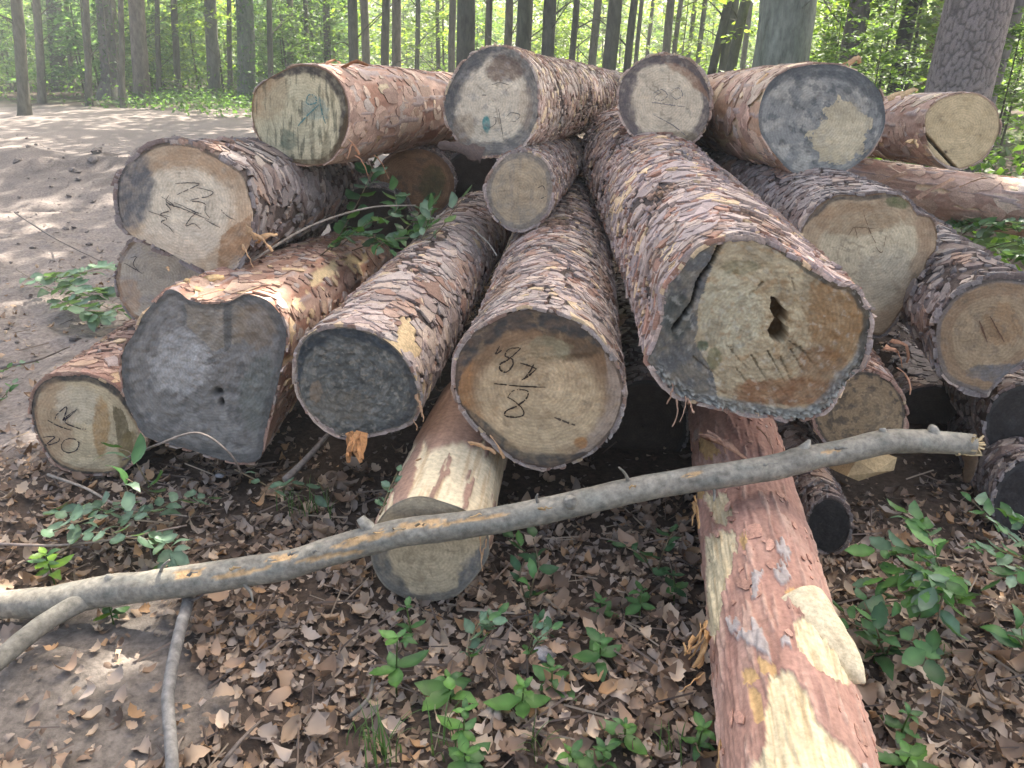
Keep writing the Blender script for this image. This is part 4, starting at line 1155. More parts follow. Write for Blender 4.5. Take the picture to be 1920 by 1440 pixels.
strips('L20', [((900, 1000), (905, 1070), 2.2, .006, .0), ((912, 1010), (903, 1060), 2.2, .006, .0), ((740, 900), (790, 860), 2.45, .03, .01), ((880, 830), (930, 850), 2.4, .02, .01), ((920, 820), (945, 860), 2.38, .02, .01)], (0.44, .27, .15))
strips('L16', [((1720, 372), (1790, 335), 4.05, .03, .02), ((1800, 350), (1850, 335), 4.03, .03, .02), ((1640, 350), (1700, 325), 4.4, .03, .02)], (0.50, .32, .22))

# bark slab hanging below the topmost middle log
lg = LOGS['L2']
V, F = ribbon(P(822, 272, 3.38), P(905, 292, 3.36), (0, -.02, .01), .03, .07, thick=.008, n=12, twist=.3, seed=4)
add('bark_slab', V, F, M_FLAKE, lg.root, lg.foot, np.tile((0.09, .065, .055), (len(V), 1)))

# splintered orange stub below the grey-faced log
lg = LOGS['L10']
parts = []
for k in range(11):
    a0 = P(655 + random.uniform(-2, 26), 812, 2.52); a1 = P(652 + random.uniform(0, 28), 838 + random.uniform(0, 30), 2.48)
    V, F = ribbon(a0, a1, (0, 0, 0), .022, .012, thick=.008, n=6, twist=random.uniform(-.8, .8), seed=k)
    parts.append((V, F, np.asarray((0.46, .22, .09)) * random.uniform(.6, 1.3)))
V, F, C = join(parts)
add('branch_stub', V, F, M_WOOD, lg.root, lg.foot, C, smooth=False)

# bare pointed branch stub on the red log
p = [P(1492, 1150, 1.84), P(1525, 1188, 1.785), P(1560, 1225, 1.735), P(1594, 1256, 1.695), P(1622, 1281, 1.672)]
V, F = tube(catmull(p, 40), np.interp(np.linspace(0, 1, 40), [0, .3, .6, .85, 1], [.085, .07, .05, .024, .003]), 64, True, .16, 4)
n = fbm(V * 30, 4, 5)
C = np.tile((0.62, .52, .35), (len(V), 1)) * (.75 + .5 * n)[:, None]
C = mixc(C, sstep(.5, .68, fbm(V * [60, 20, 20], 4, 6)) * .5, (0.42, .32, .2))
add('branch_stub', V, F, M_WOOD, LOGS['L21'].root, LOGS['L21'].foot, C)

# ------------------------------------------------------------------ the grey branch lying across the front
ST = [(-260, 1165, 2.30, 52), (-120, 1148, 2.26, 52), (0, 1134, 2.22, 51), (90, 1128, 2.20, 56), (182, 1111, 2.19, 60), (275, 1099, 2.18, 58), (365, 1087, 2.17, 58), (460, 1072, 2.16, 56), (547, 1057, 2.155, 55), (640, 1028, 2.15, 54), (746, 1001, 2.15, 53), (840, 988, 2.15, 51), (928, 976, 2.15, 50), (1074, 945, 2.15, 49), (1170, 923, 2.15, 48), (1271, 904, 2.15, 47),
      (1399, 885, 2.15, 48), (1460, 874, 2.16, 49), (1506, 861, 2.16, 49), (1550, 853, 2.17, 46), (1591, 845, 2.17, 46), (1655, 829, 2.18, 46), (1719, 827, 2.19, 45), (1783, 831, 2.2, 42), (1822, 834, 2.2, 42)]
pts = np.array([P(*s[:3]) for s in ST]); rd = np.array([s[3] * s[2] / FPX / 2 for s in ST])
path = catmull(pts, 340); rr_ = catmull(np.c_[rd, rd, rd], 340)[:, 0]
rr_ = rr_ * (1 + .10 * (fbm(np.c_[np.linspace(0, 22, 340), np.zeros(340), np.zeros(340)], 3, 17) - .5))
V, F = tube(path, rr_, 44, True, .10, 3)
px, py = proj(V)
n1 = fbm(V * [10, 40, 40], 4, 111); n2 = fbm(V * [5, 12, 12], 4, 112)
C = np.tile((0.205, .185, .15), (len(V), 1)) * (.62 + .76 * n1)[:, None]
C = mixc(C, sstep(.5, .65, n2) * .6, (0.285, .26, .21))
C = mixc(C, sstep(.52, .66, fbm(V * [14, 30, 30], 4, 116)) * .5, (0.14, .145, .125))
orange = np.zeros(len(V))
for cx, cy, rx, ry in [(530, 1045, 34, 9), (690, 1008, 48, 8), (620, 1043, 60, 7), (770, 985, 50, 9), (355, 1075, 36, 10), (650, 1022, 30, 6), (450, 1075, 55, 7), (1300, 890, 16, 5), (880, 975, 60, 5), (1560, 845, 20, 4)]:
    q = ((px - cx) / rx) ** 2 + ((py - cy + (px - cx) * .16) / (ry * .72)) ** 2 + (fbm(V * [30, 55, 55], 5, 113) - .5) * 4.2
    orange = np.maximum(orange, sstep(1.1, .9, q))
C = C * (1 - orange[:, None]) + np.array([.42, .275, .14]) * (.5 + 1.0 * n1)[:, None] * orange[:, None]
off = (V - np.repeat(path, 44, 0).mean(0)) * 0
ctr = np.vstack([np.repeat(path, 44, 0), path[:1], path[-1:]])
V = V + (ctr - V) * (orange * .08)[:, None]
broot = thing('fallen_branch', 'long grey smooth-barked branch lying across the front of the pile', 'branch', (G(400, 1110)[0], G(400, 1110)[1], 0))
bo = np.array(broot.location)
add('limb', V, F, M_STICK, broot, bo, C)
# side fork at its lower left
fk = catmull([P(175, 1118, 2.185), P(120, 1146, 2.14), P(70, 1178, 2.08), P(0, 1236, 1.98), P(-60, 1285, 1.9)], 60)
V, F = tube(fk, np.linspace(.028, .024, 60), 24, True, .06, 8)
n1 = fbm(V * 30, 4, 114)
add('side_fork', V, F, M_STICK, broot, bo, np.tile((0.185, .17, .14), (len(V), 1)) * (.6 + .8 * n1)[:, None])
# knots and snapped stubs
for pl, r0, r1 in [([P(700, 1000, 2.15), P(684, 982, 2.14), P(676, 970, 2.14)], .022, .012), ([P(1500, 850, 2.16), P(1512, 836, 2.15), P(1518, 824, 2.15)], .02, .004), ([P(1070, 945, 2.15), P(1069, 941, 2.10), P(1068, 938, 2.10)], .022, .016), ([P(205, 1095, 2.18), P(207, 1082, 2.17), P(208, 1077, 2.17)], .02, .012), ([P(1755, 818, 2.19), P(1748, 806, 2.18), P(1742, 803, 2.18)], .018, .012), ([P(1660, 822, 2.18), P(1655, 808, 2.17), P(1654, 803, 2.17)], .012, .008)]:
    V, F = tube(catmull(pl, 8), np.linspace(r0, r1, 8), 12, True, .25, 3)
    n1 = fbm(V * 60, 3, 115)
    add('knot', V, F, M_STICK, broot, bo, np.tile((0.27, .25, .21), (len(V), 1)) * (.5 + 1.0 * n1)[:, None])
# lifted slivers of bark and a few broken side twigs
for k, (x_, y_) in enumerate([(500, 1052), (540, 1040), (585, 1035), (655, 1012), (700, 1000), (735, 992), (780, 985), (350, 1078), (430, 1068), (1285, 893), (1565, 842), (1010, 955), (1180, 915), (880, 970), (1430, 872)]):
    V, F = ribbon(P(x_, y_, 2.112), P(x_ + random.uniform(14, 30), y_ - random.uniform(1, 6), 2.10), (0, -.004, .004), .010, .003, thick=.0012, n=6, twist=random.uniform(-.8, .8), seed=k + 300)
    add('bark_strip', V, F, M_WOOD, broot, bo, np.tile(np.asarray(random.choice([(.42, .28, .14), (.2, .19, .165), (.3, .24, .16)])), (len(V), 1)))
for pl in ([P(1180, 905, 2.14), P(1172, 888, 2.12), P(1160, 876, 2.1)], [P(1335, 905, 2.15), P(1340, 925, 2.13), P(1338, 940, 2.12)], [P(300, 1080, 2.17), P(305, 1062, 2.15), P(318, 1050, 2.14)], [P(455, 1093, 2.14), P(470, 1110, 2.12), P(474, 1128, 2.1)], [P(1012, 950, 2.14), P(1006, 935, 2.12), P(1008, 926, 2.11)]):
    V, F = tube(catmull(pl, 8), np.linspace(.006, .0025, 8), 8, True, .2, 3)
    add('side_twig', V, F, M_STICK, broot, bo, np.tile((0.17, .155, .13), (len(V), 1)))
# splintered right end
parts = []
for k in range(26):
    a0 = P(1806 + random.uniform(-12, 6), 815 + random.uniform(2, 38), 2.19); a1 = P(1818 + random.uniform(4, 30), 814 + random.uniform(-3, 40), 2.185 + random.uniform(-.02, .02))
    V, F = ribbon(a0, a1, (0, 0, 0), .014, .004, thick=.006, n=5, twist=random.uniform(-.6, .6), seed=k + 50)
    parts.append((V, F, np.asarray((0.50, .38, .22)) * random.uniform(.55, 1.2)))
V, F, C = join(parts)
add('splintered_end', V, F, M_WOOD, broot, bo, C, smooth=False)
# dead bark hanging under the broken end
hp = catmull([P(1816, 845, 2.22), P(1820, 862, 2.23), P(1816, 885, 2.25), P(1812, 902, 2.27)], 14)
V, F = tube(hp, np.linspace(.024, .010, 14), 14, True, .45, 3)
add('hanging_bark', V, F, M_WOOD, broot, bo, np.tile((0.07, .045, .028), (len(V), 1)))

# small upright stick at the lower left
sp = [G(356, 1113, .06), G(348, 1145, .07), G(339, 1177, .07), G(324, 1243, .07), G(315, 1309, .06), G(319, 1371, .05), G(323, 1440, .05), G(326, 1540, .05)]
sp = catmull(sp, 90)
V, F = tube(sp, np.linspace(.0165, .0135, 90), 20, True, .14, 12)
n1 = fbm(V * 45, 4, 121)
C = np.tile((0.17, .16, .15), (len(V), 1)) * (.5 + 1.0 * n1)[:, None]
so = np.array([sp[40][0], sp[40][1], 0])
sroot = thing('fallen_stick', 'short knotty grey stick on dead leaves, running to the lower picture edge', 'stick', so)
add('shaft', V, F, M_STICK, sroot, so, C)
tw = catmull([G(345, 1130, .07), G(370, 1122, .09), G(390, 1108, .12)], 10)
V, F = tube(tw, np.linspace(.004, .002, 10), 6)
add('side_twig', V, F, M_STICK, sroot, so, np.tile((.12, .1, .09), (len(V), 1)))

# broken yellow wood chunk under the branch at the right
q = [(1588, 893), (1606, 862), (1640, 852), (1682, 858), (1676, 882), (1640, 892), (1610, 902)]
top = np.array([P(x, y, 2.62) for x, y in q]); bk = top + np.array([-.01, .12, -.035])
V = np.vstack([top, bk, top.mean(0) + [0, -.03, 0], bk.mean(0)])
m = len(q); j = np.arange(m); j2 = (j + 1) % m
F = [np.stack([j, j2, np.full(m, 2 * m)], -1), np.stack([j2 + m, j + m, np.full(m, 2 * m + 1)], -1), np.stack([j2, j, j + m, j2 + m], -1)]
ck = add('wood_chunk', V, F, M_WOOD, None, None, np.array([0.27, .20, .11]) * (.6 + .8 * np.random.default_rng(9).random((len(V), 1))), smooth=False)
tag(ck, 'broken yellowish wood chunk just below the right part of the grey branch', 'wood chunk')

# loose branches stuck in the dark gaps
def twig_thing(label, pl, r0, r1, colr, cat='twig', name='dead_twig', group=None):
    pl = catmull(np.array(pl), 26)
    V, F = tube(pl, np.linspace(r0, r1, 26), 8, True, .15, 5)
    n1 = fbm(V * 50, 3, 131)
    o = add(name, V, F, M_STICK, None, None, np.tile(colr, (len(V), 1)) * (.55 + .9 * n1)[:, None])
    return tag(o, label, cat, group)


twig_thing('dim stick slanting in the dark hollow below the grey butt', [P(535, 900, 2.75), P(575, 860, 2.85), P(615, 815, 2.95)], .014, .009, (0.2, .17, .15), 'stick', 'fallen_stick')
twig_thing('thin bare twig crossing the gap under the notched log', [P(470, 490, 3.0), P(580, 425, 3.15), P(690, 390, 3.3), P(780, 385, 3.4)], .006, .003, (0.2, .17, .14))
twig_thing('curved thin twig arching in front of the broad grey butt', [G(230, 862, .1), P(300, 832, 2.55), P(372, 812, 2.5), P(430, 850, 2.5), P(455, 892, 2.6)], .0045, .003, (0.17, .14, .12))
twig_thing('dark twig on the bare dirt left of the lowest left log', [G(0, 690, .02), G(70, 675, .05), G(130, 650, .03)], .008, .004, (0.12, .1, .09))
twig_thing('long thin twig on the dirt above the leafy sprig', [G(30, 400, .05), G(100, 445, .08), G(190, 490, .06), G(230, 512, .05)], .009, .004, (0.15, .12, .1))
twig_thing('pale twig lying from the leaf litter towards the butt', [G(90, 890, .03), G(160, 915, .05), G(230, 950, .05), G(350, 968, .04)], .006, .003, (0.26, .22, .18))
twig_thing('slender twig under the grey branch at the left', [G(0, 1020, .05), G(120, 1022, .06), G(250, 1005, .07), G(350, 985, .04)], .005, .003, (0.24, .19, .16))
twig_thing('thin pale twig sloping across the grey-faced log', [P(888, 430, 3.6), P(915, 455, 3.5), P(932, 480, 3.42)], .004, .003, (0.4, .36, .3))
twig_thing('short dead twig in the litter near the bottom edge', [G(410, 1440, .02), G(450, 1390, .04), G(490, 1350, .03)], .006, .003, (0.14, .11, .09))
twig_thing('dark bent twig beside the bright green weed at the bottom', [G(655, 1345, .03), G(690, 1310, .06), G(700, 1270, .05)], .006, .004, (0.14, .12, .1))

# ------------------------------------------------------------------ LEAF SHAPES
def leaf_mesh(n=5, width=.5, tip=1.0, fold=.25, curl=.1, lobes=0, seed=0, serr=0.0):
    r = np.random.default_rng(seed)
    s = np.linspace(0, 1, n)
    w = width * .5 * np.sin(np.pi * np.clip(s, 0.0, 1) ** .85) ** .8
    w[0] = .02; w[-1] = .008
    if lobes:
        w = w * (1 + .13 * np.where(np.arange(n) % 2 == 0, -1, 1) * (np.arange(n) > 0) * (np.arange(n) < n - 1))
    wl = w * (1 + .25 * (r.random(n) - .5)); wr = w * (1 + .25 * (r.random(n) - .5))
    zc = curl * (s - .5) ** 2 * 4 * .25
    zl = fold * wl + (r.random(n) - .5) * .06 * (curl + .1); zr = fold * wr + (r.random(n) - .5) * .06 * (curl + .1)
    V = np.concatenate([np.c_[-wl, s, zc + zl], np.c_[0 * s, s, zc], np.c_[wr, s, zc + zr]])
    i = np.arange(n - 1)
    F = np.concatenate([np.stack([i, n + i, n + i + 1, i + 1], -1), np.stack([n + i, 2 * n + i, 2 * n + i + 1, n + i + 1], -1)])
    return V, F


# ------------------------------------------------------------------ LEAF LITTER
DEAD_PAL = [((0.275, .19, .132), 5), ((0.36, .26, .18), 4), ((0.46, .355, .26), 2.6), ((0.14, .095, .068), 3.5), ((0.35, .285, .235), 3), ((0.37, .23, .125), 1.4), ((0.26, .205, .165), 3)]
DEAD_T = [leaf_mesh(10, .62, 1, .45, 1.6, 1, 1), leaf_mesh(8, .55, 1, -.4, 1.9, 0, 2), leaf_mesh(10, .66, 1, .6, -1.1, 1, 3), leaf_mesh(7, .5, 1, 1.0, 1.4, 0, 4), leaf_mesh(8, .46, 1, -.9, -1.5, 0, 5)]


def litter_density(x, y):
    p = np.stack([x, y, x * 0], -1)
    d = (1 - .93 * track_mask(x, y)) * (1 - .8 * bare_mask(x, y))
    d = d * (.3 + 1.2 * fbm(p * 1.8, 3, 44))
    d = d * (1 - .93 * np.clip(1.35 * np.exp(-(((x - .5) / 1.9) ** 4 + ((y - 3.45) / 1.0) ** 4)), 0, 1))  # leaves thinned under the pile so dark soil deepens its shade
    return d * np.where(y > 6, .5, 1)


def litter_pts(n, x0, x1, y0, y1, foc=1.0):
    x = rng.uniform(x0, x1, n * 3); y = y0 + (y1 - y0) * rng.random(n * 3) ** foc
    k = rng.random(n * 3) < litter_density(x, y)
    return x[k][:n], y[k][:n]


parts = []
near_leaf = []
for ti, (TV, TF) in enumerate(DEAD_T):
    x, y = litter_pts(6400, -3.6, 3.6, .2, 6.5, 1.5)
    n = len(x)
    sz = .024 + .044 * rng.random(n) ** 1.5
    sz = np.where(rng.random(n) < .10, sz * 1.5, sz)
    z = ground_h(x, y) + .004 + .026 * rng.random(n) ** 1.8
    M = rot_mats(rng.random(n) * 6.283, rng.normal(size=n) * .3, rng.normal(size=n) * .33) * sz[:, None, None]
    TVc = TV - np.array([0, .5, 0])
    cc = pick(DEAD_PAL, n)
    # nearest leaves stand as objects of their own
    pos = np.c_[x, y, z]
    dist = np.linalg.norm(pos - CAM, axis=1)
    hx, hy = proj(pos)
    vis = (hx > 0) & (hx < 1920) & (hy > 900) & (hy < 1440)
    score = np.where(vis, sz / dist * (.5 + z * 20), 0)
    big = np.argsort(-score)[:58]
    for b in big:
        near_leaf.append((ti, pos[b] + [0, 0, .012], M[b], cc[b]))
    keep = np.ones(n, bool); keep[big] = False
    parts.append(scatter(TVc, TF, pos[keep], M[keep], cc[keep]))
Vb, Fb, Cb = join(parts)
add('leaf_litter', Vb, Fb, M_DEAD, col=Cb, kind='stuff')
# nearest dead leaves: shared meshes in a handful of colours
lm = {}
for ti, (TV, TF) in enumerate(DEAD_T):
    for ci, (cc, _) in enumerate(DEAD_PAL):
        lm[ti, ci] = mesh_data('dead_leaf', TV - np.array([0, .5, 0]), TF, M_DEAD, np.asarray(cc) * 1.08)
pal_arr = np.array([c for c, _ in DEAD_PAL])
for ti, pos, M, cc in near_leaf[:300]:
    ci = int(np.argmin(((pal_arr - cc) ** 2).sum(1)))
    o = link('dead_leaf', lm[ti, ci], floor)
    Mt = Matrix([list(r) for r in M]).to_4x4(); Mt.translation = Vector(pos)
    o.matrix_local = Mt
# crumbs, chips, needles
parts = []
n = 26000
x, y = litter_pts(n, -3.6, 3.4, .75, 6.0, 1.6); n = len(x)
TV = np.array([[-.5, 0, 0], [.5, 0, .1], [.35, .6, 0], [-.4, .5, .15]]); TF = np.array([[0, 1, 2, 3]])
sz = .008 + .018 * rng.random(n)
M = rot_mats(rng.random(n) * 6.283, (rng.random(n) - .5) * 1.4, (rng.random(n) - .5) * 1.4) * sz[:, None, None]
parts.append(scatter(TV, TF, np.c_[x, y, ground_h(x, y) + .004 + .02 * rng.random(n)], M, pick(DEAD_PAL, n)))
# sparse crumbs, bark bits and clods over the dirt track
n = 5000
x = rng.uniform(-9, .5, n); y = 2.2 + 12 * rng.random(n) ** 1.6
sz = .012 + .03 * rng.random(n) ** 2
M = rot_mats(rng.random(n) * 6.283, (rng.random(n) - .5) * .9, (rng.random(n) - .5) * .9) * sz[:, None, None]
parts.append(scatter(TV, TF, np.c_[x, y, ground_h(x, y) + .004 + .01 * rng.random(n)], M, pick([((0.2, .16, .14), 3), ((0.16, .13, .115), 3), ((0.3, .25, .22), 2)], n)))
# twiglets
n = 2600
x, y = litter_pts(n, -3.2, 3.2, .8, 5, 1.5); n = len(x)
TV = np.array([[-.02, -.5, 0], [.02, -.5, 0], [.018, .5, 0], [-.018, .5, 0], [0, -.5, .035], [0, .5, .03]]); TF = np.array([[0, 4, 5, 3], [4, 1, 2, 5]])
sz = .05 + .11 * rng.random(n)
M = rot_mats(rng.random(n) * 6.283, (rng.random(n) - .5) * .6, (rng.random(n) - .5) * .3) * sz[:, None, None]
parts.append(scatter(TV, TF, np.c_[x, y, ground_h(x, y) + .01 + .03 * rng.random(n)], M, pick([((0.2, .15, .12), 3), ((0.12, .09, .075), 3), ((0.34, .27, .2), 1)], n)))
Vb, Fb, Cb = join(parts)
add('litter_crumbs', Vb, Fb, M_DEAD, col=Cb, kind='stuff', smooth=False)

# clods of dried mud on the track
ico = np.array([[0, 0, 1], [.9, 0, .3], [.28, .85, .3], [-.72, .53, .3], [-.72, -.53, .3], [.28, -.85, .3], [.5, .6, -.4], [-.5, .6, -.4], [-.6, -.5, -.4], [.5, -.6, -.4]])
icf = np.array([[0, 1, 2], [0, 2, 3], [0, 3, 4], [0, 4, 5], [0, 5, 1], [1, 6, 2], [2, 7, 3], [3, 8, 4], [4, 9, 5], [5, 9, 1], [2, 6, 7], [3, 7, 8], [4, 8, 9], [1, 9, 6]])
n = 1100
x = rng.uniform(-11, -.6, n); y = 3 + 13 * rng.random(n) ** 1.2
k = rng.random(n) < track_mask(x, y); x, y = x[k], y[k]; n = len(x)
sz = .01 + .03 * rng.random(n) ** 3
md = np.exp(-(((x + 6.2) / 2.4) ** 2 + ((y - 10.8) / 1.1) ** 2)); sz = sz * (1 + 1.6 * md)
M = rot_mats(rng.random(n) * 6.283, (rng.random(n) - .5) * .9, (rng.random(n) - .5) * .9) * sz[:, None, None] * np.array([1, 1, .6])
Vb, Fb, Cb = scatter(ico, icf, np.c_[x, y, ground_h(x, y) + .004], M, np.array([.15, .13, .12]) * (.8 + .5 * rng.random((n, 1))))
add('mud_clods', Vb, Fb, M_GROUND, col=Cb, kind='stuff', smooth=False)

# ------------------------------------------------------------------ GREEN PLANTS
GL = {}
for nm, c in {'bright': (0.085, .185, .045), 'mid': (0.06, .135, .045), 'teal': (0.10, .165, .105), 'dark': (0.035, .085, .035), 'pale': (0.15, .225, .15), 'lime': (0.14, .25, .03)}.items():
    for s_ in range(3):
        ns_ = [7, 9, 13][s_]
        V, F = leaf_mesh(ns_, [.54, .44, .52][s_], 1, [.22, .1, .3][s_], [.5, -.8, .35][s_], 0, s_ + 10)
        if s_ == 2:                       # toothed edge
            k_ = np.arange(ns_); V[:ns_, 0] *= 1 + .13 * (k_ % 2); V[2 * ns_:, 0] *= 1 + .13 * (k_ % 2)
            V[:ns_, 2] += .02 * (k_ % 2); V[2 * ns_:, 2] += .02 * (k_ % 2)
        nv_ = len(V)
        cv = np.tile(c, (nv_, 1)); cv[ns_:2 * ns_] = cv[ns_:2 * ns_] * 1.35; cv *= (.85 + .3 * np.random.default_rng(s_).random((nv_, 1)))
        GL[nm, s_] = mesh_data('leaf', V, F, M_LEAF, cv)


def put_leaf(root, ro, pos, direction, size, tone, roll=0.0, droop=0.0):
    d = Vector(direction).normalized()
    d = (d + Vector((0, 0, -droop))).normalized()
    x = d.cross(Vector((0, 0, 1)))
    if x.length < 1e-3:
        x = Vector((1, 0, 0))
    x.normalize(); z = x.cross(d)
    M = Matrix((x, d, z)).transposed().to_4x4() @ Matrix.Rotation(roll, 4, 'Y') @ Matrix.Scale(size, 4)
    M.translation = Vector(tuple(np.asarray(pos) - ro))
    o = link('leaf', GL[tone, random.randrange(3)], root)
    o.matrix_local = M
    return o


def weed(label, px, py, h, size, tone='bright', whorls=3, per=4, group=None, stem=.003):
    b = G(px, py, 0.0)
    ro = np.array([b[0], b[1], 0.0])
    root = thing('weed', label, 'plant', ro, group)
    lean = np.array([random.uniform(-.12, .12), random.uniform(-.12, .12), 1.0])
    p = catmull([b + [0, 0, -.03], b + lean * h * .5, b + lean * h], 8)
    V, F = tube(p, np.linspace(stem, stem * .6, 8), 6)
    add('stem', V, F, M_LEAF, root, ro, np.tile((0.09, .14, .04), (len(V), 1)))
    a0 = random.uniform(0, 6)
    for w in range(whorls):
        t = 1 - .62 * w / max(1, whorls - 1) if whorls > 1 else 1
        at = b + lean * h * max(t, .25)
        sz = size * (.55 + .45 * min(1, w / max(1, whorls - 1) + .1)) if whorls > 1 else size
        for k in range(per):
            a = a0 + w * .8 + k * 6.283 / per + random.uniform(-.25, .25)
            el = random.uniform(-.15, .35) + .3 * (w == 0)
            put_leaf(root, ro, at, (math.cos(a), math.sin(a), el), sz * random.uniform(.55, 1.15), random.choice([tone, tone, 'mid']), random.uniform(-.3, .3), .05)
    return root


weed('bright green broad-leaved weed beside the bottom of the pale peeled log', 742, 1290, .17, .085, 'bright', 2, 4)
weed('two-leaved shrubby seedling against the foot of the pale peeled log', 775, 1205, .12, .07, 'mid', 2, 3)
weed('four-pointed green weed left of centre near the bottom', 845, 1315, .07, .085, 'bright', 2, 4)
weed('star-shaped green weed at the bottom centre, largest of its row', 978, 1335, .08, .085, 'bright', 2, 4)
weed('green weed just right of and behind the star-shaped one', 1035, 1295, .07, .075, 'mid', 2, 4)
weed('flat spreading green weed left of the red log fibres', 1125, 1250, .08, .08, 'mid', 2, 4)
weed('tall leaning green weed with paired leaves at the bottom edge', 868, 1395, .12, .07, 'bright', 2, 4)
weed('low green weed at the bottom edge below the star-shaped one', 870, 1440, .05, .07, 'bright', 2, 4)
weed('small green weed in the litter right of the flat spreading one', 1200, 1150, .08, .065, 'mid', 2, 4)
weed('tiny dark green weed in the shade below the branch', 1130, 1160, .06, .05, 'mid', 2, 4)
weed('bright weed hugging the left foot of the red log', 1305, 1410, .08, .07, 'bright', 2, 4)
weed('small green weed in the lower middle litter', 1170, 1395, .07, .07, 'bright', 2, 4)
weed('pale green weed on the bottom edge right of centre', 1075, 1440, .05, .08, 'bright', 2, 4)
weed('narrow green weed at the bottom edge between two larger ones', 1130, 1438, .05, .06, 'mid', 2, 4)
weed('small green weed right of the red log near its pointed stub', 1685, 1385, .08, .075, 'mid', 2, 4)
weed('green weed at the bottom edge right of the red log', 1690, 1450, .06, .09, 'bright', 2, 4)
weed('yellow-green sprig in the litter above the left end of the branch', 100, 1085, .09, .075, 'lime', 3, 4)
weed('lime green weed under the left part of the branch', 212, 1165, .06, .06, 'lime', 2, 4)
weed('dim green weed left of the red log in shade', 1265, 1120, .08, .06, 'dark', 2, 4)
weed('very small weed right of the red log, low in the litter', 1640, 1240, .1, .08, 'mid', 2, 4)


def leafy(label, paths, nleaf, size, tones, name='leafy_shoot', cat='plant', stemr=.003, group=None, droop=.15, spread=1.0, stem_col=(0.13, .1, .06)):
    """paths: list of 3-D polylines; alternate leaves along each"""
    b = np.asarray(paths[0][0]); ro = np.array([b[0], b[1], 0.0])
    root = thing(name, label, cat, ro, group)
    for pl in paths:
        c = catmull(np.array(pl), 24)
        V, F = tube(c, np.linspace(stemr, stemr * .5, 24), 6)
        add('stem', V, F, M_STICK, root, ro, np.tile(stem_col, (len(V), 1)))
        k0 = 3
        for k in range(nleaf):
            t = k0 + (23 - k0) * k / max(1, nleaf - 1)
            i = int(t)
            T = c[min(i + 1, 23)] - c[max(i - 1, 0)]
            T = nrm(T)
            side = nrm(np.cross(T, [0, 0, 1]) + 1e-6) * (1 if k % 2 else -1) * spread
            d = T * random.uniform(.3, .9) + side * random.uniform(.5, 1.0) + np.array([0, 0, random.uniform(-.1, .35)])
            if k == nleaf - 1:
                d = T
            put_leaf(root, ro, c[i], d, size * random.uniform(.65, 1.15), random.choice(tones), random.uniform(-.7, .7), random.uniform(0, droop))
    return root


leafy('broad spray of fresh beech leaves right of the red log', [[G(1800, 1140), G(1780, 1090, .14), P(1720, 1040, 2.08), P(1640, 1035, 2.1)], [G(1800, 1140), P(1760, 1060, 2.05), P(1740, 1000, 2.1), P(1700, 968, 2.15)], [G(1800, 1140), P(1770, 1100, 1.95), P(1720, 1120, 1.95), P(1650, 1130, 1.98)], [G(1800, 1140), P(1790, 1080, 2.0), P(1770, 1110, 1.92), P(1755, 1180, 1.9)], [G(1800, 1140), P(1745, 1080, 2.0), P(1700, 1080, 2.0), P(1640, 1090, 2.05)]], 20, .07, ['mid', 'mid', 'teal', 'bright'], droop=.2)
leafy('leafy stem with oval leaves at the right picture edge', [[G(1960, 1130), P(1920, 1030, 2.15), P(1870, 985, 2.15), P(1822, 938, 2.2)], [G(1960, 1130), P(1930, 1060, 2.1), P(1880, 1040, 2.1), P(1835, 1030, 2.1)], [G(1960, 1130), P(1940, 1080, 2.05), P(1915, 1075, 2.0), P(1880, 1090, 2.0)], [G(1960, 1130), P(1930, 1000, 2.2), P(1910, 980, 2.2), P(1890, 965, 2.2)]], 13, .058, ['mid', 'teal', 'mid', 'pale'])
leafy('low dull green seedlings in the litter right of the pointed stub', [[G(1660, 1230), P(1640, 1190, 1.95), P(1600, 1170, 1.97), P(1580, 1150, 2.0)], [G(1660, 1230), P(1650, 1200, 1.92), P(1640, 1170, 1.9), P(1620, 1130, 1.95)], [G(1660, 1230), P(1680, 1200, 1.9), P(1720, 1210, 1.9), P(1740, 1240, 1.85)]], 7, .07, ['dark', 'mid', 'dark'])
leafy('small shrub of dark leaves at the right edge low down', [[G(1930, 1240), P(1910, 1200, 1.85), P(1890, 1190, 1.86)], [G(1930, 1240), P(1920, 1210, 1.85), P(1915, 1180, 1.85)]], 5, .075, ['dark', 'mid'])
leafy('upright seedling with small grey-green oval leaves at the lower centre', [[G(880, 1250), P(900, 1190, 1.95), P(935, 1150, 1.98)], [G(880, 1250), P(880, 1210, 1.92), P(900, 1170, 1.95), P(925, 1165, 1.93)]], 10, .045, ['teal', 'mid', 'teal'])
leafy('thin seedling of small leaves right of the grey-green one', [[G(985, 1240), P(1000, 1190, 1.95), P(1010, 1165, 1.95)], [G(985, 1240), P(1010, 1200, 1.92), P(1035, 1180, 1.92)]], 8, .04, ['teal', 'mid', 'dark'])
leafy('shaded seedling hanging beside the right of the pale peeled log', [[G(990, 1140), P(975, 1080, 2.15), P(985, 1040, 2.2), P(960, 1010, 2.2)], [G(990, 1140), P(1000, 1090, 2.12), P(1010, 1060, 2.15), P(1000, 1010, 2.2)]], 7, .065, ['teal', 'mid', 'dark'])
leafy('dark low seedling in the hollow under the branch, centre right', [[G(1230, 1080), P(1200, 1040, 2.2), P(1160, 1020, 2.25)], [G(1230, 1080), P(1245, 1030, 2.2), P(1260, 1000, 2.25)]], 6, .06, ['dark'])
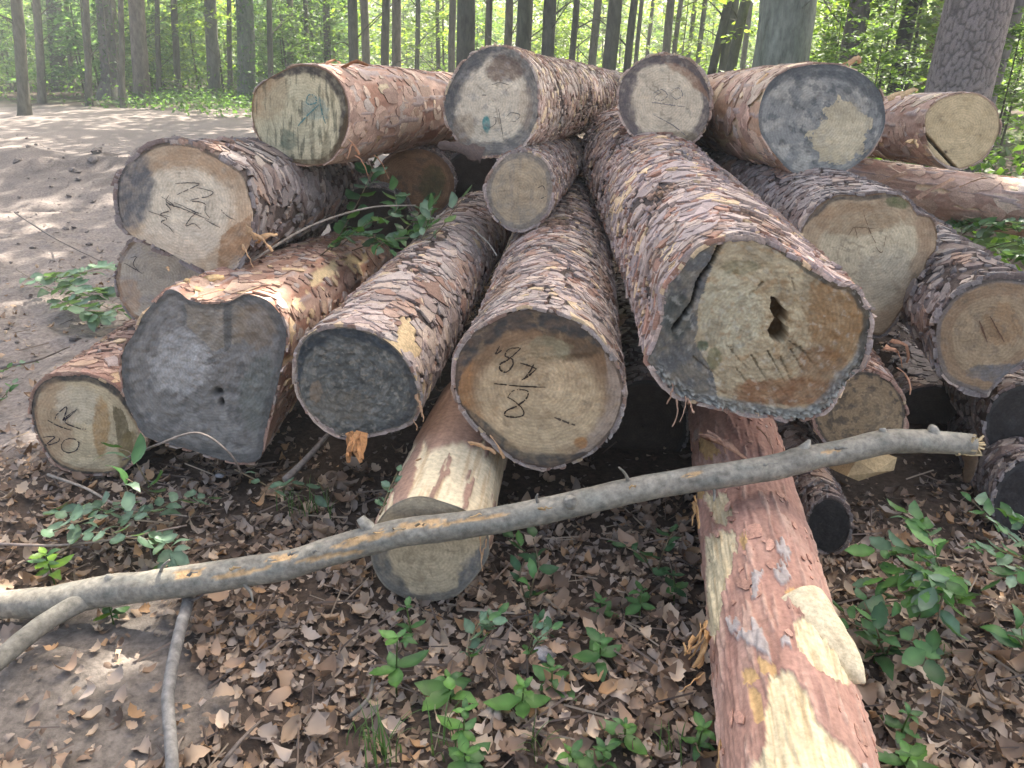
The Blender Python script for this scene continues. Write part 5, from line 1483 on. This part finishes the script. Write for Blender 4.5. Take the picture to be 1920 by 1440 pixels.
leafy('cut leafy twig lying on the dirt at the far left', [[G(30, 505, .05), G(90, 540, .12), G(160, 560, .12), G(230, 590, .06)], [G(60, 520, .06), G(120, 520, .16), G(180, 505, .18), G(220, 500, .14)], [G(100, 560, .06), G(150, 580, .12), G(190, 600, .08)], [G(110, 520, .08), G(160, 545, .15), G(215, 550, .12)]], 26, .12, ['pale', 'teal', 'pale', 'teal'], name='cut_twig', cat='twig')
leafy('pale green leaf spray wilting in front of the lowest left log', [[G(300, 940, .05), P(262, 880, 2.55), P(245, 850, 2.58), P(225, 842, 2.6)], [G(300, 940, .05), P(250, 905, 2.5), P(235, 900, 2.5), P(240, 925, 2.46)]], 4, .10, ['teal', 'pale', 'mid'], name='wilted_twig', cat='twig')
leafy('wilted grey-green leafy twig on the litter at the left', [[G(60, 1010, .05), G(130, 985, .12), G(200, 965, .1), G(300, 960, .06)], [G(110, 1040, .04), G(170, 1000, .1), G(250, 1010, .1), G(330, 1010, .05)], [G(80, 960, .05), G(150, 960, .1), G(230, 945, .08)], [G(200, 990, .05), G(260, 970, .09), G(330, 940, .08), G(390, 935, .05)], [G(280, 1000, .05), G(320, 1030, .08), G(318, 1060, .05)]], 14, .072, ['pale', 'teal', 'pale', 'teal'], name='wilted_twig', cat='twig')
leafy('thin twig with two grey-green leaves under the dark hollow', [[P(440, 880, 2.75), P(490, 905, 2.68), P(515, 920, 2.65)], [P(515, 920, 2.65), P(560, 905, 2.65), P(590, 930, 2.65)]], 4, .06, ['teal', 'pale'], name='wilted_twig', cat='twig')
leafy('dark bramble filling the gap left of the small wedged log', [[P(620, 470, 3.5), P(660, 400, 3.5), P(690, 340, 3.55), P(700, 310, 3.6)], [P(640, 460, 3.5), P(690, 420, 3.45), P(740, 400, 3.45), P(740, 360, 3.5)], [P(660, 470, 3.5), P(720, 450, 3.4), P(780, 440, 3.4), P(810, 390, 3.4)], [P(600, 480, 3.4), P(640, 450, 3.35), P(690, 440, 3.35), P(730, 470, 3.3)], [P(700, 470, 3.5), P(760, 430, 3.7), P(800, 380, 3.9)]], 17, .10, ['dark', 'mid', 'dark', 'teal'], name='bramble', droop=.3)
leafy('sprig of three pale leaves rising before the gap by the wedged log', [[P(800, 455, 3.3), P(830, 425, 3.3), P(850, 395, 3.3), P(868, 372, 3.3)], [P(790, 450, 3.3), P(805, 420, 3.3), P(808, 395, 3.3)]], 4, .085, ['teal', 'pale', 'mid'], droop=.05)
leafy('leafy undergrowth behind the plated log at the right edge', [[P(1800, 470, 4.4), P(1850, 440, 4.3), P(1900, 430, 4.2), P(1950, 430, 4.1)], [P(1790, 450, 4.5), P(1830, 425, 4.4), P(1880, 420, 4.3), P(1930, 415, 4.3)], [P(1840, 470, 4.2), P(1890, 455, 4.0), P(1930, 450, 3.9)], [P(1770, 440, 4.6), P(1800, 420, 4.6), P(1850, 418, 4.5)], [P(1890, 490, 3.9), P(1910, 480, 3.8), P(1940, 485, 3.7)]], 16, .11, ['pale', 'teal', 'mid', 'teal'], name='bramble')
leafy('feathery wilted leaves on the left flank of the pale peeled log', [[P(715, 960, 2.3), P(725, 930, 2.32), P(745, 885, 2.4)], [P(712, 965, 2.28), P(735, 915, 2.35), P(752, 900, 2.38)]], 7, .045, ['teal', 'pale', 'teal'], name='wilted_twig', cat='twig')
leafy('small weeds at the far left edge of the dirt', [[G(-10, 760, .02), G(10, 740, .08), G(25, 720, .1)], [G(-5, 700, .02), G(15, 690, .08), G(60, 680, .06)]], 6, .05, ['mid', 'teal'])

# grass blades in a few tufts near the bottom edge
parts = []
for gx, gy, nb, hh in [(720, 1420, 22, .15), (845, 1410, 12, .13), (690, 1400, 8, .11), (560, 950, 18, .11), (600, 960, 16, .11), (1250, 1420, 10, .1), (1010, 1420, 8, .1), (1750, 1240, 10, .12)]:
    for k in range(nb):
        b = G(gx + random.gauss(0, 16), gy + random.gauss(0, 12), 0)
        a = random.uniform(0, 6.28); h = hh * random.uniform(.5, 1.2)
        dr = np.array([math.cos(a), math.sin(a), 0]) * h * random.uniform(.2, .7)
        t = np.linspace(0, 1, 5)[:, None]
        c = b + dr * t ** 2 + np.array([0, 0, h]) * (t - .25 * t ** 3)
        s = np.array([-math.sin(a), math.cos(a), 0]) * .0022
        w = np.array([1, .9, .7, .45, .05])[:, None]
        V = np.vstack([c - s * w, c + s * w])
        i = np.arange(4)
        parts.append((V, np.stack([i, i + 1, 5 + i + 1, 5 + i], -1), np.asarray((0.07, .13, .035)) * random.uniform(.7, 1.3)))
Vb, Fb, Cb = join(parts)
add('grass', Vb, Fb, M_GRASS, col=Cb, kind='stuff')

# stones
for px, py, s, lab in [(412, 892, .022, 'small pale stone in the dark hollow under the grey butt'), (1390, 1372 - 5, .0, ''), (1108, 1370, .016, 'small pink pebble in the leaf litter at the bottom'), (1015, 1228, .045, 'flat grey stone among the weeds at the lower centre')]:
    if s <= 0:
        continue
    b = G(px, py, .01)
    V = ico * s * np.array([1, .8, .5]) + b
    V = V + (np.random.default_rng(3).random(V.shape) - .5) * s * .3
    o = add('stone', V, icf, M_GROUND, col=(0.3, .29, .3))
    tag(o, lab, 'stone')

# ------------------------------------------------------------------ FOREST BEHIND
def crown_mesh(n, r, rz, leaf=.24, seed=0, clump=34, tone=(0.06, .115, .03)):
    q = np.random.default_rng(seed)
    nc = max(1, n // clump)
    u = q.normal(size=(nc, 3)); u /= np.linalg.norm(u, axis=1)[:, None]
    c = u * (q.random((nc, 1)) ** .45) * np.array([r, r, rz])
    pos = np.repeat(c, clump, 0) + q.normal(size=(nc * clump, 3)) * np.array([.42, .42, .22])
    m = len(pos)
    TV = np.array([[0, -.5, 0], [.3, 0, .06], [0, .5, 0], [-.3, 0, .06]]); TF = np.array([[0, 1, 2, 3]])
    M = rot_mats(q.random(m) * 6.283, q.normal(size=m) * .5, q.normal(size=m) * .5) * (leaf * (.6 + .8 * q.random(m)))[:, None, None]
    cc = np.asarray(tone) * (.65 + .7 * q.random((m, 1)))
    return scatter(TV, TF, pos, M, cc)


V, F, C = crown_mesh(5200, 5.2, 2.6, .30, 1)
ME_BIG = mesh_data('crown', V, F, M_FOREST, C)
V, F, C = crown_mesh(2600, 3.9, 2.2, .30, 3)
ME_MID = mesh_data('crown', V, F, M_FOREST, C)
V, F, C = crown_mesh(340, 2.6, 2.6, .28, 2)
ME_CROWN = mesh_data('crown', V, F, M_FOREST, C)

TREE_N = 0


def tree(label, px, w, d, lean=0.0, h=11.0, colr=(0.085, .078, .065), crown='small', group='slim trunks in the woods behind', name='forest_tree', crown_off=(0, 0, 0), ns=14, taper=.5, flare=1.25, ivy=False):
    """px: trunk centre pixel at photo row 90; w: its width in pixels there; d: depth"""
    global TREE_N
    TREE_N += 1
    c = P(px, 90, d)
    x0, y0 = c[0], c[1]
    r = w * d / FPX / 2
    zg = float(ground_h(np.array([x0]), np.array([y0]))[0])
    ro = np.array([x0, y0, zg])
    root = thing(name, label, 'tree', ro, group)
    zs = np.array([-.15, .15, .5, 1.0, 1.8, 2.6, 3.6, 5, 7, 9, h])
    lx = lean * (zs - 1.5)
    q = np.random.default_rng(TREE_N)
    wob = np.cumsum(q.normal(size=len(zs))) * .012
    path = np.c_[x0 + lx + wob, np.full(len(zs), y0) + q.normal() * .02 * zs, zg + zs]
    path = catmull(path, 34)
    rr = np.interp(path[:, 2] - zg, [-.15, .15, .6, 2.5, h], [r * flare * 1.15, r * flare, r * 1.05, r, r * taper])
    V, F = tube(path, rr, ns, True, .07, TREE_N)
    n1 = fbm(V * [6, 6, 2.2], 4, TREE_N)
    C = np.tile(colr, (len(V), 1)) * (.55 + .9 * n1)[:, None]
    C = mixc(C, sstep(.52, .7, fbm(V * [2, 2, 1.2], 3, TREE_N + 9)) * .45, (0.10, .115, .075))
    add('trunk', V, F, M_TRUNK, root, ro, C)
    for k in range(4 if w > 11 else 3):
        z0 = .8 + 3.2 * q.random(); a_ = q.random() * 6.283; Lb = .5 + 1.2 * q.random()
        b0 = np.array([np.interp(z0 + zg, path[:, 2], path[:, 0]), y0, zg + z0])
        dr = np.array([math.cos(a_), math.sin(a_), .35 + .5 * q.random()])
        bv, bf = tube(catmull([b0, b0 + dr * Lb * .4 + [0, 0, .05], b0 + dr * Lb + [0, 0, q.normal() * .15]], 7), np.linspace(.022, .005, 7), 5, False)
        add('branch', bv, bf, M_TRUNK, root, ro, np.tile(np.asarray(colr) * .9, (len(bv), 1)))
    top = path[-1] - ro
    o = link('crown', {'big': ME_BIG, 'mid': ME_MID}.get(crown, ME_CROWN), root)
    o.location = tuple(top + np.array(crown_off))
    o.rotation_euler = (0, 0, q.random() * 6.28)
    if crown != 'big':
        s = .75 + .5 * q.random(); o.scale = (s, s, s)
    if ivy:
        m = 500
        zz_ = q.random(m) * 3.2; aa = q.random(m) * 6.283
        ps = np.c_[np.interp(zz_ + zg, path[:, 2], path[:, 0]) + np.cos(aa) * (r + .05), y0 + np.sin(aa) * (r + .05), zg + zz_]
        TV = np.array([[0, -.5, 0], [.35, 0, .06], [0, .5, 0], [-.35, 0, .06]])
        M = rot_mats(q.random(m) * 6.283, q.normal(size=m) * .8, q.normal(size=m) * .8) * (.10 * (.6 + .8 * q.random(m)))[:, None, None]
        V, F, C = scatter(TV, np.array([[0, 1, 2, 3]]), ps, M, np.array([.05, .095, .04]) * (.6 + .8 * q.random((m, 1))))
        add('ivy', V, F, M_FOREST, root, ro, C)
    return root, ro, path, r


# large near trunks at the right
tree('thick smooth grey beech trunk behind the top right logs', 1466, 98, 12.0, .0, 12, (0.20, .205, .165), 'big', None, 'beech_tree', (-.8, .0, -1.2), 40, .8, 1.15)
V = None


def pine_trunk(label, px, w, d, lean):
    """scaly pine trunk with plates modelled in its bark"""
    c = P(px, 90, d); r = w * d / FPX / 2
    zg = float(ground_h(np.array([c[0]]), np.array([c[1]]))[0])
    ro = np.array([c[0], c[1], zg])
    root = thing('pine_tree', label, 'tree', ro)
    zs = np.r_[np.linspace(-.1, 3.4, 300), np.linspace(3.5, 12, 30)]
    ns = 150
    th = np.linspace(0, 2 * np.pi, ns, endpoint=False)
    T, Z = np.meshgrid(th, zs)
    T, Z = T.ravel(), Z.ravel()
    # worley plates, tall cells
    v = Z / .15
    nu = int(round(2 * np.pi * r / .058)); u = T / (2 * np.pi) * nu
    u = u + (fbm(np.c_[np.cos(T) * 3, np.sin(T) * 3, Z * 4], 3, 5) - .5) * 1.1
    iu, iv = np.floor(u).astype(int), np.floor(v).astype(int)
    f1 = np.full(len(u), 9.0); f2 = np.full(len(u), 9.0); cid = np.zeros(len(u))
    for a in (-1, 0, 1):
        for b in (-1, 0, 1):
            cu, cv = iu + a, iv + b
            h1 = PVAL[PERM[(PERM[(cu % nu) & 255] + cv) & 255]]; h2 = PVAL[PERM[(PERM[(cu % nu + 91) & 255] + cv) & 255]]
            dd = np.hypot(u - cu - h1, v - cv - h2)
            m = dd < f1
            f2 = np.where(m, f1, np.minimum(f2, dd)); cid = np.where(m, h1 * 7 + h2, cid); f1 = np.minimum(f1, dd)
    edge = sstep(.02, .24, f2 - f1)
    rr = r * np.interp(Z, [-.1, .5, 3, 12], [1.25, 1.05, 1.0, .75]) + (edge - 1) * .012 + (fbm(np.c_[T * 5, Z * 12, T * 0], 3, 7) - .5) * .012
    V = np.c_[c[0] + lean * (Z - 1.5) + np.cos(T) * rr, c[1] + np.sin(T) * rr, zg + Z]
    n = fbm(np.c_[np.cos(T) * 6, np.sin(T) * 6, Z * 9], 4, 8)
    C = np.array([.235, .19, .17]) * (.75 + .4 * n + .15 * (cid % 1))[:, None]
    C = mixc(C, (1 - edge) * .8, (0.085, .07, .062))
    add('trunk', V, grid_faces(len(zs), ns), M_BARK, root, ro, C)
    o = link('crown', ME_BIG, root)
    o.location = (lean * 10 - .6, .3, 10.5); o.rotation_euler = (0, 0, 2.1); o.scale = (.95, .95, .9)
    return root


pine_trunk('big pine trunk with grey-pink plated bark at the upper right', 1815, 112, 9.0, .02)
tree('bare leaning grey-brown trunk just right of the plated pine', 1876, 40, 10.0, .05, 11, (0.16, .14, .135), 'big', None, 'leaning_tree', (1.5, -1.0, 0), 24, .7)
tree('brown leaning trunk left of the plated pine and right of the beech', 1597, 38, 14, .04, 11, (0.12, .10, .09), 'big', None, 'forest_tree', (-1.5, 1, 0), 20)
tree('dark slender trunk leaning right between brown trunk and plated pine', 1694, 27, 14, .04, 11, (0.055, .05, .042), 'small', None)
tree('brown trunk peeping out left of the plated pine', 1746, 20, 17, .02, 11, (0.17, .12, .09), 'small', None)
tree('pair member: curved dark trunk right of the round-faced log, left one', 1343, 15, 18, .13, 11, (0.06, .055, .045), 'small', None)
tree('straight grey-green trunk left of the beech, middle of three', 1364, 19, 18, .07, 11, (0.085, .08, .06), 'small', None)
tree('leaning trunk nearest the beech on its left', 1384, 19, 17, .14, 11, (0.085, .08, .06), 'small', None)
# left
tree('ivy-wrapped multi-stemmed tree at the far edge of the dirt track', 203, 34, 26.5, .11, 11, (0.12, .11, .095), 'small', None, 'forest_tree', (0, 0, 0), 16, .6, 1.7, True)
tree('straight brown trunk at the track edge, scarred near its foot', 262, 28, 25.5, .13, 11, (0.15, .125, .10), 'small', None, 'forest_tree', (0, 0, 0), 16, .7, 1.15)
tree('grey trunk standing back from the track, right of the scarred one', 396, 22, 28, .11, 11, (0.12, .115, .095), 'small', None)
tree('ivy-covered trunk left of the streaky upper left log', 458, 32, 25, .1, 11, (0.10, .115, .085), 'small', None, 'forest_tree', (0, 0, 0), 16, .7, 1.15, True)
tree('dark trunk in the woods at the far upper left', 105, 26, 32, .14, 11, (0.06, .055, .045), 'small', None)
tree('brown straight trunk above the right end of the streaky log', 747, 17, 22, .05, 11, (0.13, .115, .09), 'mid', None)
tree('thick dark trunk behind the dark-rimmed topmost log', 875, 34, 18, .03, 11, (0.075, .07, .055), 'small', None)
tree('stout leaning trunk right of the topmost log', 974, 25, 18, .06, 11, (0.085, .08, .06), 'small', None)
tree('stout trunk with pale light flecks, midway between the two top round logs', 1029, 24, 18, .04, 11, (0.085, .08, .065), 'mid', None)
tree('stout dark trunk left of the brown-rimmed round log', 1146, 26, 18, .04, 11, (0.075, .07, .055), 'small', None)
OBS = ([0, 262, 750, 875, 1028, 1180, 1300, 1600, 1900], [-.03, 0, 0, .03, .09, .12, .13, .15, .22])
ZONES = [(0, 180, 'at the far left, beyond the dirt track'), (180, 470, 'between the ivy-wrapped tree and the streaky upper left log'), (470, 700, 'above the streaky upper left log'), (700, 860, 'between the streaky log and the topmost log'), (860, 1020, 'above the dark-rimmed topmost log'),
         (1020, 1170, 'above the gap between topmost log and brown-rimmed log'), (1170, 1330, 'above the brown-rimmed round log'), (1330, 1530, 'close beside the smooth beech'), (1530, 1670, 'between beech and brown leaning trunk'), (1670, 2000, 'near the plated pine')]
ORD = ['first', 'second', 'third', 'fourth', 'fifth', 'sixth', 'seventh', 'eighth']
slim_x = []


def slim_label(px, all_x):
    for a_, b_, ph in ZONES:
        if a_ <= px < b_:
            k = sorted(v for v in all_x if a_ <= v < b_).index(px)
            return '%s slim trunk from the left %s' % (ORD[k], ph)


SLIM = [(35, 20, .34, 0), (70, 14, .3, 0), (160, 12, .25, .0), (228, 10, .2, .03), (330, 12, .3, 0), (505, 10, .22, 0), (545, 12, .3, 0), (575, 9, .22, 0), (612, 13, .3, 0), (664, 18, .32, .0), (686, 15, .3, 0), (720, 15, .28, 0), (782, 9, .2, 0), (820, 8, .18, .01), (847, 13, .26, .02), (912, 13, .24, .02), (949, 15, .26, .02),
                     (990, 12, .22, .05), (1073, 12, .2, .04), (1110, 15, .3, .02), (1180, 14, .22, .1), (1196, 8, .16, .06), (1216, 7, .16, .05), (1250, 15, .28, .05), (1266, 9, .18, .05), (1290, 8, .18, .05), (1311, 9, .18, .07), (1396, 10, .2, .06), (1545, 9, .2, .02), (1560, 12, .26, .03), (1640, 8, .2, .04), (1655, 12, .26, .02), (1720, 9, .2, .05), (1900, 14, .3, .04), (430, 9, .22, 0), (130, 9, .24, 0), (295, 9, .22, 0)]
for px, w, D, ln in SLIM:
    tree(slim_label(px, [t_[0] for t_ in SLIM]), px, w, .8 * D * FPX / w, .85 * (np.interp(px, *OBS) - (px - 960) / 3978) + random.uniform(-.02, .02), 10, random.choice([(0.10, .092, .07), (0.085, .078, .06), (0.125, .112, .085)]), 'small')

# roots at the foot of the multi-stemmed tree, vines
c = P(203, 180, 26.5)
for k in range(3):
    o_ = [-.35, .3, .55][k]
    twig_thing(['thin crooked stem left of the ivy-wrapped tree', 'thin bent stem right of the ivy-wrapped tree', 'slanting thin stem between ivy-wrapped and scarred trunks'][k], [np.array([c[0] + o_, c[1] - .4, 0]), np.array([c[0] + o_ * 1.15 + .1, c[1] - .4, 1.4]), np.array([c[0] + o_ * 1.1 + .25, c[1] - .4, 2.8]), np.array([c[0] + o_ + .45, c[1] - .4, 4.2])], .035, .02, (0.11, .095, .075), 'sapling', 'bare_stem')


# understorey: saplings with layered sprays of leaves
def sapling_mesh(nb, h, rad_, leaf, tone, seed):
    q = np.random.default_rng(seed)
    pos, yaw = [], []
    for k in range(nb):
        z = h * (.12 + .88 * q.random()); a = q.random() * 6.283
        Lb = rad_ * (.45 + .75 * q.random()) * (1.15 - .6 * z / h)
        m = int(52 * Lb / rad_) + 10
        t = q.random(m) ** .7; sd = (q.random(m) - .5) * .75 * t * Lb
        x = np.cos(a) * t * Lb - np.sin(a) * sd; y = np.sin(a) * t * Lb + np.cos(a) * sd
        pos.append(np.c_[x, y, z + .18 * t * Lb - .28 * t ** 2 * Lb + q.normal(size=m) * .05])
        yaw.append(a + q.normal(size=m) * .8)
    pos = np.vstack(pos); yaw = np.concatenate(yaw); m = len(pos)
    TV = np.array([[0, -.5, 0], [.3, 0, .05], [0, .5, 0], [-.3, 0, .05]]); TF = np.array([[0, 1, 2, 3]])
    M = rot_mats(yaw, q.normal(size=m) * .35, q.normal(size=m) * .35) * (leaf * (.6 + .8 * q.random(m)))[:, None, None]
    cc = np.asarray(tone) * (.6 + .8 * q.random((m, 1)))
    return scatter(TV, TF, pos, M, cc)


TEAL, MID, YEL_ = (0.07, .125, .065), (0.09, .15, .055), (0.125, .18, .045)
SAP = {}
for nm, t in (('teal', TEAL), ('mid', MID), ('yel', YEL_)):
    SAP[nm] = []
    for s_ in range(3):
        V, F, C = sapling_mesh(42, 4.2, 2.0, .15, t, s_ + 60)
        SAP[nm].append(mesh_data('foliage', V, F, M_FOREST, C))
V, F = tube(catmull([[0, 0, -.1], [.03, .02, 1.5], [-.02, .05, 3], [.02, 0, 4.3]], 10), np.linspace(.035, .008, 10), 6)
ME_STEM = mesh_data('stem', V, F, M_TRUNK, np.tile((0.08, .07, .05), (len(V), 1)))


def sapling(px, d, tone, s, label, group):
    c = P(px, 150, d)
    zg = float(ground_h(np.array([c[0]]), np.array([c[1]]))[0])
    root = thing('sapling', label, 'sapling', (c[0], c[1], zg), group)
    f = link('foliage', random.choice(SAP[tone]), root)
    st = link('stem', ME_STEM, root)
    a = random.uniform(0, 6.28)
    for o in (f, st):
        o.rotation_euler = (0, 0, a); o.scale = (s, s, s)


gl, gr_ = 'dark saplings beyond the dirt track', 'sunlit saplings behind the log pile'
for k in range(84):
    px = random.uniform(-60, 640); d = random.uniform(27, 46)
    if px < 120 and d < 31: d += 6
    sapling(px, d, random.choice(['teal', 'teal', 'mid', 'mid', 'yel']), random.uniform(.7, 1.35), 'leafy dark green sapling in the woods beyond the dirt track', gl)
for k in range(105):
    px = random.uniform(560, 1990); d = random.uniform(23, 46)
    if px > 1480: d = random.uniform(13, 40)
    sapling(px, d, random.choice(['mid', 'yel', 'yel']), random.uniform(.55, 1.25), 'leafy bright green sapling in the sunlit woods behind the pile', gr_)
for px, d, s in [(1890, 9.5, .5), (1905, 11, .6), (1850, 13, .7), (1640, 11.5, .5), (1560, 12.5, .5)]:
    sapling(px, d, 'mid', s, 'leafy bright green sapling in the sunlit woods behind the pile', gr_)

# low green cover along the track edge
parts = []
n = 9000
x = rng.uniform(-13, -1.5, n); y = rng.uniform(20, 31, n)
k = (y > 20.5 + 4.0 * sstep(-7, -12, x) + 2.2 * (fbm(np.c_[x * .5, y * .5, x * 0], 3, 50) - .5)) & (rng.random(n) < .9); x, y = x[k], y[k]; n = len(x)
TV = np.array([[0, -.5, 0], [.3, 0, .05], [0, .5, 0], [-.3, 0, .05]]); TF = np.array([[0, 1, 2, 3]])
M = rot_mats(rng.random(n) * 6.283, rng.normal(size=n) * .5, rng.normal(size=n) * .5) * (.12 * (.6 + .8 * rng.random(n)))[:, None, None]
Vb, Fb, Cb = scatter(TV, TF, np.c_[x, y, ground_h(x, y) + .35 * rng.random(n) ** 1.3], M, np.array([.07, .13, .05]) * (.6 + .8 * rng.random((n, 1))))
add('ground_cover', Vb, Fb, M_FOREST, col=Cb, kind='stuff')
n = 44000
x = rng.uniform(-26, 34, n); y = rng.uniform(9, 48, n)
x[:3500] = rng.uniform(2.3, 7, 3500); y[:3500] = rng.uniform(4.6, 10, 3500)
k = (track_mask(x, y) < .3) & ((x > 1.5) | (y > 22)); x, y = x[k], y[k]; n = len(x)
M = rot_mats(rng.random(n) * 6.283, rng.normal(size=n) * .5, rng.normal(size=n) * .5) * (.13 * (.6 + .8 * rng.random(n)))[:, None, None]
Vb, Fb, Cb = scatter(TV, TF, np.c_[x, y, ground_h(x, y) + (.3 + .03 * y) * rng.random(n) ** 1.3], M, np.array([.075, .135, .035]) * (.6 + .8 * rng.random((n, 1))))
add('forest_undergrowth', Vb, Fb, M_FOREST, col=Cb, kind='stuff')

# far woods: a deep belt of leaf clumps with gaps to the sky
q = rng
parts = []
nc = 2300
cx = q.uniform(-75, 75, nc); cy = q.uniform(48, 85, nc); cz = 9 * q.random(nc) ** .8 + .2
k = q.random(nc) < np.where(cx < -3, .98, .86); cx, cy, cz = cx[k], cy[k], cz[k]; nc = len(cx)
pp = np.repeat(np.c_[cx, cy, cz], 60, 0) + q.normal(size=(nc * 60, 3)) * np.array([1.5, 1.5, .8]); m = len(pp)
pp[:, 2] = np.abs(pp[:, 2])
M = rot_mats(q.random(m) * 6.283, q.normal(size=m) * .5, q.normal(size=m) * .5) * (.42 * (.6 + .8 * q.random(m)))[:, None, None]
cc = np.repeat(pick([((0.07, .12, .045), 2), ((0.10, .155, .04), 2), ((0.13, .18, .04), 1.5)], nc), 60, 0)
Vb, Fb, Cb = scatter(TV, TF, pp, M, cc * (.7 + .6 * q.random((m, 1))))
add('far_woods', Vb, Fb, M_FOREST, col=Cb, kind='stuff')
parts = []
for k in range(45):
    x = random.uniform(-60, 60); y = random.uniform(46, 85); r = random.uniform(.1, .2)
    V, F = tube([[x, y, -.2], [x + random.uniform(-.2, .2), y, 5], [x + random.uniform(-.5, .5), y, 11]], [r * 1.1, r, r * .7], 6, False)
    parts.append((V, F, np.asarray((0.11, .10, .08)) * random.uniform(.7, 1.3)))
Vb, Fb, Cb = join(parts)
add('far_trunks', Vb, Fb, M_TRUNK, col=Cb, kind='stuff')

# thin morning air over the whole place
m, nt, out = new_mat('haze_air')
pv = nt.nodes.new('ShaderNodeVolumePrincipled')
pv.inputs['Color'].default_value = (0.92, 0.97, 0.95, 1)
pv.inputs['Density'].default_value = 0.0036
pv.inputs['Anisotropy'].default_value = 0.3
nt.links.new(pv.outputs[0], out.inputs['Volume'])
b = np.array([[x_, y_, z_] for z_ in (-2.0, 19.0) for y_ in (-145.0, 145.0) for x_ in (-145.0, 145.0)])
hz = add('haze', b, np.array([[0, 2, 3, 1], [4, 5, 7, 6], [0, 1, 5, 4], [2, 6, 7, 3], [0, 4, 6, 2], [1, 3, 7, 5]]), m, smooth=False, kind='stuff')
